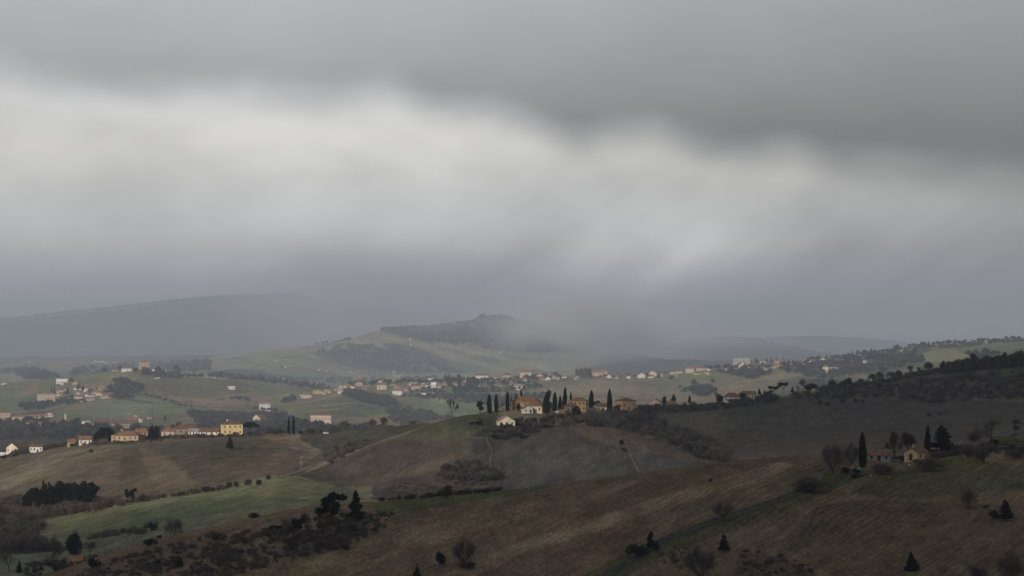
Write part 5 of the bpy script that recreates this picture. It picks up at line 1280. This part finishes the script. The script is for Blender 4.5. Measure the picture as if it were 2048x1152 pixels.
row([(507,815),(555,822)],8,['farever','fartwig'],8,12,(3900,4500),"tree round the white block with orange roof","trees round the white block")
row([(460,800),(500,803)],5,['farever','fartwig'],7,10,(4200,4800),"bush in the fold of the left fields","bushes in the fold of the left fields",(1,1.5))
row([(1560,735),(1650,722),(1720,712),(1800,702),(1860,693)],40,['farever','fartwig','farcone','farever'],8,15,(4300,5200),"tree in the dark wood along the right crest","trees of the right crest wood",(.7,1.1),2.5)
row([(1860,692),(1950,688),(2048,680),(2070,678)],34,['farever','fartwig','farever','fargrey'],7,12,(4700,5300),"small tree along the high right skyline","trees of the high right skyline",(.8,1.3),1)
row([(1880,700),(1960,694)],14,['farever','fartwig'],6,9,(4600,5100),"tree in the upper copse on the high right slope","upper copse on the right slope",(1,1.4),2)
row([(1180,756),(1280,754),(1340,748)],12,['fartwig','farever'],6,9,(4800,5200),"tree among the crest houses above the striped field","trees among the crest houses",(.8,1.3),1)
row([(1410,742),(1480,738),(1545,738)],16,['farever','fartwig'],8,13,(4500,5150),"dark tree round the bright peach manor","trees round the peach manor",(.9,1.3),2)
row([(1500,726),(1560,724),(1600,728)],10,['farever','farcone'],8,13,(4700,5200),"dark tree by the red roofed houses on the crest","trees by the red roofed houses",(.6,1.1),1)
# ---------------------------------------------------------------- growth nobody could count
G = merged
G("thicket", scatter([(150,1160),(230,1118),(400,1078),(520,1062),(560,1048),(640,1030),(740,1030),(790,1030),(770,1055),(700,1095),(600,1115),(470,1152),(300,1175)], FG, 620, ['twigbush','twigbush','twigbush','twigbush','twigbush','twigbush','russetbush'], (.6,2.1), (1.1,2.2))
  +scatter([(540,1080),(600,1040),(740,1030),(760,1050),(690,1095),(600,1112)], FG, 95, ['twigbush','twigbush','twigbush','russetbush','darkbush'], (1.3,3.6), (.9,1.5)), "tangled brown scrub covering the near left spur", "scrub")
G("thicket", scatter([(1480,1160),(1480,1100),(1540,1108),(1620,1130),(1640,1160)], FG, 60, ['twigbush','twigbush','darkbush'], (.6,1.5), (1.2,2.2))
  +along([(1870,915),(1920,905),(1990,902),(2060,905)], FG, 70, ['twigbush','twigbush','darkbush'], (1.5,3.5), (1,1.8), 5)+scatter([(1300,1120),(1340,1090),(1400,1100),(1360,1140)], FG, 25, ['twigbush'], (.6,1.3), (1.2,2)), "low scrub patches on the near right slope", "scrub")
G("hedgerow", along([(760,1004),(830,998),(920,994),(1000,990)], (940,1400), 70, ['russetbush','twigbush','twigbush'], (.8,2.4), (1,1.8), 3), "brown hedge along the far side of the near green strip", "hedge")
G("undergrowth", scatter([(-20,1010),(40,1000),(70,1035),(85,1060),(70,1085),(130,1100),(60,1104),(-20,1104)], (1150,2100), 260, ['twigbush','twighead','twigbush','darkbush'], (2.5,7), (1,1.5))
  +scatter([(55,1025),(100,1012),(200,1005),(250,1012),(190,1022),(100,1040),(60,1045)], (1300,2000), 110, ['twigbush','twigbush','twigbush','russetbush'], (3,6.5), (1,1.5))
  +along([(200,1012),(300,1000),(380,988),(460,976)], (1400,1900), 70, ['darkbush','twigbush'], (1.2,3.5), (1,1.6), 2)+along([(180,1078),(230,1070),(290,1066)], (1200,1700), 40, ['twigbush'], (2,4), (1,1.5), 3)
  +scatter([(40,1160),(60,1125),(150,1128),(260,1110),(240,1160)], (1100,1400), 90, ['twigbush','darkbush','everbush'], (2,4.5), (1,1.6)), "bare grey brown undergrowth along the valley stream", "undergrowth")
G("hedgerow", along([(290,880),(330,876),(430,873),(520,870)], (2050,2400), 150, ['darkbush','twigbush','darkbush'], (1.2,2.8), (1,1.8), 3)+along([(-10,915),(60,902),(85,897),(135,889)], (2000,2500), 110, ['darkbush','twigbush'], (2.5,6), (.9,1.5), 4)+along([(120,888),(200,880)], (2250,2450), 24, ['darkbush'], (1.5,3), (1,1.5), 1), "dark hedge below the farms on the left ridge", "hedge")
G("scrub", scatter([(640,915),(690,890),(740,880),(720,900),(660,930)], (1750,2400), 60, ['darkbush','twigbush'], (2,4.5), (1,1.8))
  +scatter([(865,958),(900,932),(950,925),(985,940),(1000,962),(940,965)], (1450,2100), 90, ['darkbush','darkbush','twigbush'], (2.5,5.5), (1,1.6))
  +scatter([(760,990),(780,962),(860,958),(1000,962),(1010,990),(900,1000)], (1400,2000), 130, ['twigbush','russetbush','twigbush'], (1,2.6), (1,2.2)), "dark scrub in the gullies of the middle hill", "scrub")
G("wood", scatter([(1150,842),(1240,826),(1300,838),(1370,868),(1460,905),(1455,928),(1400,918),(1320,880),(1240,860),(1170,852)], (1600,2350), 430, ['twighead','darkbush','darkbush','twigbush'], (3.5,8), (.8,1.3))
  +scatter([(985,880),(1000,855),(1050,838),(1110,834),(1170,836),(1160,850),(1080,858),(1050,878)], (1650,2050), 170, ['darkbush','twigbush','everbush'], (2,4.5), (1,1.6)), "bare dark wood tumbling down the hill right of the villas", "wood")
G("hedgerow", along([(1270,826),(1340,822),(1440,816),(1500,808),(1560,800)], (2000,2500), 170, ['darkbush','twigbush','darkbush','twighead'], (3,6.5), (.9,1.5), 5), "dark hedge beneath the farms on the right ridge", "hedge")
G("scrub", scatter([(1560,800),(1640,785),(1760,775),(1860,760),(1960,748),(2060,745),(2060,800),(1960,800),(1860,810),(1780,795),(1660,800)], (1900,2700), 420, ['twigbush','darkbush','twigbush','twighead'], (2,5.5), (1,2)), "brown scrub spread over the upper right slope", "scrub")
G("wood", scatter([(-10,880),(-10,848),(60,845),(130,852),(230,858),(300,862),(440,862),(440,835),(480,815),(560,825),(600,850),(700,858),(860,862),(860,872),(600,872),(300,880)], T4, 900, ['farever','fartwig','fartwig','fargrey'], (6,12), (.8,1.3)), "dark valley trees around the town", "wood")
G("wood", scatter([(30,815),(110,800),(145,798),(180,808),(120,812),(60,826)], T5, 110, ['farever','fartwig'], (5,9), (.9,1.3))
  +scatter([(208,795),(230,765),(250,760),(290,780),(262,800),(235,800)], T5, 110, ['fartwig','farever'], (6,13), (.8,1.2))
  +scatter([(300,742),(340,745),(400,748),(420,756),(340,758),(300,757)], (4700,5200), 80, ['fartwig','farever'], (5,9), (.9,1.4))
  +scatter([(380,830),(430,812),(500,800),(540,808),(520,825),(470,850),(400,860)], T4, 220, ['fartwig','fargrey'], (6,14), (.8,1.3))
  +scatter([(680,790),(700,785),(770,795),(800,812),(760,815),(710,800)], (4000,4800), 150, ['fartwig'], (5,10), (.9,1.4))
  +scatter([(770,825),(800,815),(880,835),(960,852),(960,862),(860,860),(780,845)], (3500,4700), 190, ['fartwig','fargrey'], (6,11), (.9,1.3))
  +scatter([(800,795),(900,790),(1000,796),(1060,792),(1100,790),(1060,812),(960,812),(880,800)], (3600,4800), 240, ['fartwig','farever','fartwig'], (5,9), (1,1.5)), "brown and dark copses on the middle hills", "wood")
G("wood", along([(690,772),(780,768),(900,765),(1050,760),(1120,756)], (4700,5200), 150, ['farever','fartwig'], (5,10), (.8,1.3), 3)+scatter([(800,788),(900,770),(1050,765),(1100,775),(1000,790)], (4300,4900), 130, ['farever','fartwig'], (5,10), (.8,1.3)), "trees packed between the houses of the hill village", "wood")
G("wood", scatter([(1360,785),(1390,772),(1430,780),(1432,795),(1400,795)], (4100,4900), 60, ['fartwig','farever'], (5,10), (1,1.4))
  +scatter([(1430,745),(1500,742),(1550,748),(1500,760)], (4200,5000), 90, ['farever','fartwig'], (6,11), (.9,1.4))
  +scatter([(1560,745),(1620,735),(1720,716),(1830,708),(1850,725),(1760,750),(1700,755),(1640,760)], (3800,5000), 240, ['farever','fartwig'], (6,12), (.9,1.4))
  +scatter([(1580,770),(1640,755),(1700,770),(1640,785)], (3300,4400), 70, ['fartwig'], (5,9), (1,1.4))+scatter([(1930,712),(1970,706),(2000,712),(1960,720)], (4000,5000), 40, ['farever'], (6,10), (1,1.5)), "dark woods on the slopes at right", "wood")
G("forest", along([(760,661),(850,655),(900,650),(945,643),(972,630)], (7600,8200), 200, ['farever','farcone'], (6,12), (.7,1.2), 1)+along([(632,689),(680,683),(700,680)], (7600,8200), 26, ['farever'], (6,10), (1,1.4), 1)
  +scatter([(630,705),(690,690),(760,692),(860,722),(900,745),(820,748),(700,733)], 'h', 260, ['fartwig'], (7,13), (1,1.5))+scatter([(780,668),(930,655),(1000,640),(1080,680),(1180,712),(1000,700),(880,688)], 'h', 260, ['fartwig'], (7,13), (1,1.5))
  +scatter([(0,740),(60,738),(130,760),(60,765)], (5600,7000), 60, ['farever'], (10,16), (1,1.5))+scatter([(100,745),(420,722),(420,745),(150,756)], (5600,7800), 150, ['farever','fartwig'], (10,16), (1,1.5))
  +along([(500,757),(600,765),(760,765),(900,760)], (5600,7000), 120, ['fartwig'], (8,14), (1,1.5), 4), "forest on the misty far hill", "forest")
G("forest", along([(-20,642),(100,632),(200,622),(300,610),(400,600),(500,595),(600,592)], (15500,16400), 420, ['farever'], (14,26), (1,1.6), 1.5), "forest fringe on the farthest left ridge", "forest")
# ---------------------------------------------------------------- tracks and roads
def ribbon(name, line, lay, width, mt, label, lift=.25, cat=None):
    P = np.array(line, float); s = np.r_[0, np.cumsum(np.hypot(*np.diff(P[:, :2], axis=0).T))]
    n = int(s[-1]/3)+2; t = np.linspace(0, s[-1], n); u = pchip(s, P[:,0], t); v = pchip(s, P[:,1], t)
    D0, D1 = LAY[lay] if isinstance(lay, str) else lay
    pts = np.array([hit(a, b, D0, D1) for a, b in zip(u, v)])
    d = np.gradient(pts[:, :2], axis=0); d /= np.linalg.norm(d, axis=1)[:, None]+1e-9; nr = np.stack([-d[:,1], d[:,0]], 1)
    V = []
    for k in (-1, 0, 1):
        q = pts[:, :2]+nr*k*width/2
        V.append(np.array([[a, b, zat(1024+a/b*F, b)+lift] for a, b in q]))
    V = np.stack(V, 1).reshape(-1, 3); i = np.arange(n-1)
    f = np.concatenate([np.stack([3*i+k, 3*i+k+1, 3*i+4+k, 3*i+3+k], 1) for k in (0, 1)])
    return tag(link(name, mesh_np(name, V, f, 4, mt, True)), label, cat, None, 'structure')
def soil(name, c):
    m, n, b = mat(name); geo = n.n('ShaderNodeNewGeometry').outputs['Position']
    f = n.mr(n.noise(n.mapv(geo, (.5,.2,.5)), 1, 4, .6), .3, .7, .6, 1.35); cm_ = n.n('ShaderNodeCombineColor')
    for i in range(3): n.set(cm_.inputs[i], f)
    n.set(b.inputs['Base Color'], n.mix(1.0, (*c, 1), cm_.outputs[0], 'MULTIPLY')); return m
S_G = soil("verge_grass", (.06,.07,.032)); S_R = soil("wheel_rut", (.045,.042,.036)); S_P = soil("gravel", (.24,.225,.195)); S_D = soil("dry_earth", (.17,.145,.11)); S_E = soil("trodden_earth", (.125,.108,.085))
trk = [(1180,1175),(1240,1135),(1290,1104),(1340,1076),(1400,1054),(1470,1030),(1536,1008),(1600,985),(1650,966),(1700,953),(1742,944)]
ribbon("grass_track", trk, FG, 5.5, S_G, "grassy farm track climbing to the near farm", .1)
ribbon("wheel_rut", [(u-3, v-2.2) for u, v in trk], FG, 1.0, S_R, "upper wheel rut of the grassy farm track", .2)
ribbon("wheel_rut", [(u+3, v+2.8) for u, v in trk], FG, .9, S_R, "lower wheel rut of the grassy farm track", .2)
ribbon("path", [(558,954.5),(566,953),(580,955),(620,961),(660,967),(700,978),(745,994)], 'b' if False else (1500,1800), 4, S_P, "pale gravel road along the top of the green field")
ribbon("path", [(558,954),(575,950),(600,942),(630,930)], (1550,2000), 4, S_D, "earth road climbing away from the field corner")
ribbon("path", [(70,1042),(86,1046),(88,1052),(76,1058),(72,1066),(84,1076)], (1300,1800), 3, S_D, "looping farm track by the valley thicket")
ribbon("road", [(86,824),(110,817),(130,811),(146,806)], T5, 10, S_P, "straight pale lane below the hillside hamlet", .8)
ribbon("road", [(220,795),(245,797),(270,802),(310,807)], T5, 5, S_R, "thin lane curving across the green field", .8)
ribbon("path", [(1255,886),(1258,900),(1263,915),(1270,930),(1278,945)], (1500,1990), 1.0, S_E, "pale footpath down the grey slope")
ribbon("path", [(938,862),(934,868),(940,874),(955,877),(972,876)], (1600,2100), 2.2, S_E, "hairpin drive below the flat topped pine")
ribbon("path", [(972,874),(978,890),(984,905),(980,925),(984,950)], (1500,2000), 1.3, S_E, "path falling from the hairpin drive")
ribbon("path", [(1588,792),(1640,808),(1700,818),(1760,832),(1800,840)], (1600,2500), 4, S_R, "dark track down the upper dark slope")
ribbon("path", [(1060,848),(1090,843),(1120,841)], (1700,2000), 2.5, S_P, "short pale lane below the villas")
ribbon("road", [(370,850),(400,846),(430,837),(455,826)], (3300,4300), 5, S_D, "tan farm road bordering the valley wood", .8)
# ---------------------------------------------------------------- poles, wall and other small things
def pole(u, v, h, lay, label, thick=.16, arm=True, white=False, name='utility_pole', cat='pole'):
    x, y, z = hit(u, v, *lay); H = h*y/F; o = empty(name, (x,y,z)); mt = M_METAL if white else M_BARK
    Vp, Fp = tube([((0,0,-.5), thick, (0,0,H), thick*.6)], 8); link('post', mesh_np('post', Vp, Fp, 4, mt), o)
    if arm: link('crossarm', boxes('crossarm', [(-.1,-.06,H-.5,1.5,.06,H-.36),(1.2,-.1,H-.62,1.5,.1,H-.5)], mt), o)
    return tag(o, label, cat)
pole(602,940,27,(1600,2100),"thin pale lamp pole beside the earth road on the middle hill",.11,True,True)
pole(300,856,34,(3400,4200),"tall dark mast behind the spiky conifer clump",.7,False)
pole(305,856,44,(3400,4200),"taller grey mast right of the dark one",.6,False)
pole(282,852,30,(3400,4200),"thin mast at the right end of the factory",.5,False)
pole(189,845,14,(3400,4200),"thin pale pole over the factory roof",.5,False,True)
pole(31,872,17,(2700,3900),"pale lamp post among the town trees",.35,False,True)
x, y, z = hit(131, 846, 3300, 4200)
o = empty('silo_tower', (x,y,z)); tag(o, "slim pale concrete tower left of the round dark tree", "tower")
link('shaft', boxes('shaft', [(-1.2,-1.2,-2,1.2,1.2,12)], plaster(WC['cream'])), o); link('cap', boxes('cap', [(-1.5,-1.5,12,1.5,1.5,12.5)], plaster(RC['grey'],'roof')), o)
x, y, z = hit(144.5, 807, 4200, 4700)
o = empty('storage_tank', (x,y,z)); tag(o, "white upright tank at the top of the straight pale lane", "tank")
Vp, Fp = tube([((0,0,-1), 1.4, (0,0,4.6), 1.4), ((0,0,4.6), 1.4, (0,0,5.4), .3)], 16); link('barrel', mesh_np('barrel', Vp, Fp, 4, M_WHITE), o)
Vp, Fp = tube([((0,0,5.3), .3, (0,0,5.8), .25)], 12); link('lid', mesh_np('lid', Vp, Fp, 4, M_METAL), o)
# retaining wall with pale rail under the green bank
pts = [hit(u, 899.5, 950, 1075) for u in np.linspace(1983, 2120, 26)]
w0 = empty('retaining_wall', pts[0]); tag(w0, "long low stone wall with a pale rail under the bright green bank", "wall")
V, Fs = [], []; V2 = []
for p in pts:
    q = np.array(p)-np.array(pts[0]); zt = q[2]+1.1
    V += [(q[0], q[1]-.2, q[2]-1.2), (q[0], q[1]+.2, q[2]-1.2), (q[0], q[1]+.2, zt), (q[0], q[1]-.2, zt)]
    V2 += [(q[0], q[1]-.26, zt+.01), (q[0], q[1]+.26, zt+.01), (q[0], q[1]+.26, zt+.16), (q[0], q[1]-.26, zt+.16)]
for i in range(len(pts)-1):
    for a in range(4): b = (a+1) % 4; Fs.append((4*i+a, 4*i+b, 4*i+4+b, 4*i+4+a))
link('masonry', polymesh('masonry', V, Fs, plaster((.09,.075,.06))), w0); link('coping', polymesh('coping', V2, Fs, plaster((.42,.4,.37))), w0)
# garden things
def urn(u, v, s, lay, label, name='garden_statue', cat='statue'):
    x, y, z = hit(u, v, *lay); o = empty(name, (x,y,z), rnd.uniform(0,6)); tag(o, label, cat)
    link('plinth', boxes('plinth', [(-.35*s,-.35*s,-.2,.35*s,.35*s,.35*s),(-.42*s,-.42*s,.35*s,.42*s,.42*s,.43*s)], M_WHITE), o)
    Vp, Fp = tube([((0,0,.43*s), .22*s, (0,0,.75*s), .34*s), ((0,0,.75*s), .34*s, (0,0,1.15*s), .2*s), ((0,0,1.15*s), .1*s, (0,0,1.3*s), .16*s), ((0,0,1.3*s), .16*s, (0,0,1.55*s), .04*s)], 12)
    link('figure', mesh_np('figure', Vp, Fp, 4, M_WHITE), o)
urn(1718,938,.5,(640,1100),"small white garden ornament at the foot of the near cypress")
urn(1705,937,.45,(640,1100),"dimmer white garden ornament left of the near cypress foot")
urn(1818,931,.5,(640,1100),"white garden ornament on the lawn before the yellow gable")
urn(1741,952,.5,(640,1100),"pale ornament beside the end of the grassy track")
urn(1920,877,.8,(1040,1150),"brilliant white ornament on the crest right of the big cedar")
x, y, z = hit(1626, 781, 2150, 2600)
o = empty('dome_tent', (x,y-6,z)); tag(o, "small bluish white tent in front of the dark domed ridge bush", "tent")
th = np.linspace(0, 2*np.pi, 16, endpoint=False); Vd = [(0,0,2.0)]+[(math.cos(t)*1.2, math.sin(t)*1.2, 1.4) for t in th]+[(math.cos(t)*1.6, math.sin(t)*1.6, -.3) for t in th]
link('canopy', polymesh('canopy', Vd, [(0,1+i,1+(i+1)%16) for i in range(16)]+[(1+i,17+i,17+(i+1)%16,1+(i+1)%16) for i in range(16)], plaster((.6,.68,.82))), o)
link('doorway', boxes('doorway', [(-.35,-1.66,-.1,.35,-1.5,1.1)], M_GLASS), o)
def car(u, v, lay, label, col):
    x, y, z = hit(u, v, *lay); o = empty('parked_car', (x,y,z+.02), rnd.uniform(-.3,.3)); tag(o, label, "car")
    m_, n_, b_ = mat("car_paint"); b_.inputs['Base Color'].default_value = (*col,1); b_.inputs['Roughness'].default_value = .3; b_.inputs['Specular IOR Level'].default_value = .5
    V = [(-2.1,-.85,.3),(2.1,-.85,.3),(2.1,.85,.3),(-2.1,.85,.3),(-2.1,-.85,.85),(2.1,-.85,.8),(2.1,.85,.8),(-2.1,.85,.85),(-1.7,-.7,1.4),(.7,-.7,1.4),(.7,.7,1.4),(-1.7,.7,1.4),(1.3,-.8,.86),(1.3,.8,.86)]
    link('body', polymesh('body', V, [(0,3,2,1),(0,1,5,12,4),(2,3,7,13,6),(0,4,7,3),(1,2,6,5),(5,6,13,12),(4,12,9,8),(7,11,10,13),(8,9,10,11),(12,13,10,9),(4,8,11,7)], m_), o)
    link('window', polymesh('window', [(-1.5,-.80,.95),(.95,-.83,.95),(.6,-.74,1.32),(-1.45,-.74,1.32)], [(0,1,2,3)], M_GLASS), o)
    for cx in (-1.3,1.3):
        for cy in (-.8,.8):
            Vp, Fp = tube([((cx,cy-.1,.32), .32, (cx,cy+.1,.32), .32)], 14); link('wheel', mesh_np('wheel', Vp, Fp, 4, M_GLASS), o)
def tank(u, v, lay, label):
    x, y, z = hit(u, v, *lay); o = empty('water_trough', (x,y,z), .3); tag(o, label, "trough")
    link('basin', boxes('basin', [(-.9,-.45,-.1,.9,.45,.75)], M_WHITE), o); link('rim', boxes('rim', [(-.97,-.52,.75,.97,-.4,.83),(-.97,.4,.75,.97,.52,.83),(-.97,-.4,.75,-.85,.4,.83),(.85,-.4,.75,.97,.4,.83)], M_METAL), o)
tank(229,1013,(1500,1800),"small white trough on the hedge line above the green valley field")
tank(294,883,(2050,2400),"small white trough beside the stone farmhouse's right end")
car(652,868,(2100,2400),"bluish white car parked right of the low rusty bush",(.6,.68,.78))
# long grey farm roof by the valley thicket
H_(48,128,1120,1130,(1150,1330),'grey','grey','gx',"long low grey shed roof behind the bare tree in the bottom left valley",.5,0,.12,6,1,0,0,name='shed',cat='shed',far=True)

G("undergrowth", along([(1640,781),(1700,775),(1760,766),(1850,748),(1950,738),(2060,727)], (2200,2600), 330, ['twigbush','darkbush','twigbush','twighead'], (2,6), (1,1.8), 4)
  +along([(1895,746),(1950,739),(2060,728)], (2250,2700), 150, ['twighead','greyhead','twighead','twigbush'], (5,11), (.8,1.2), 3), "tangled brown undergrowth along the right ridge", "undergrowth")
G("undergrowth", along([(1560,737),(1650,724),(1720,713),(1800,702),(1860,693)], (4300,5200), 130, ['fartwig','farever'], (3,7), (1,1.8), 3)+along([(1860,693),(1950,689),(2048,681),(2075,679)], (4600,5200), 130, ['fartwig','farever'], (2.5,5), (1,2), 2), "dark undergrowth below the skyline trees at right", "undergrowth")
G("hedgerow", along([(186,890),(215,886),(250,885),(300,884),(325,882)], (2050,2350), 60, ['darkbush','twigbush'], (1,2.4), (1,1.8), 1.5)+along([(90,896),(130,892),(150,892),(190,888)], (2150,2450), 40, ['darkbush','twigbush'], (1.2,3), (1,1.6), 1.5)+along([(0,918),(40,909),(90,900)], (2200,2500), 50, ['darkbush','everbush','twigbush'], (1.5,3.6), (1,1.6), 1.5), "low hedges round the farms of the left ridge", "hedge")
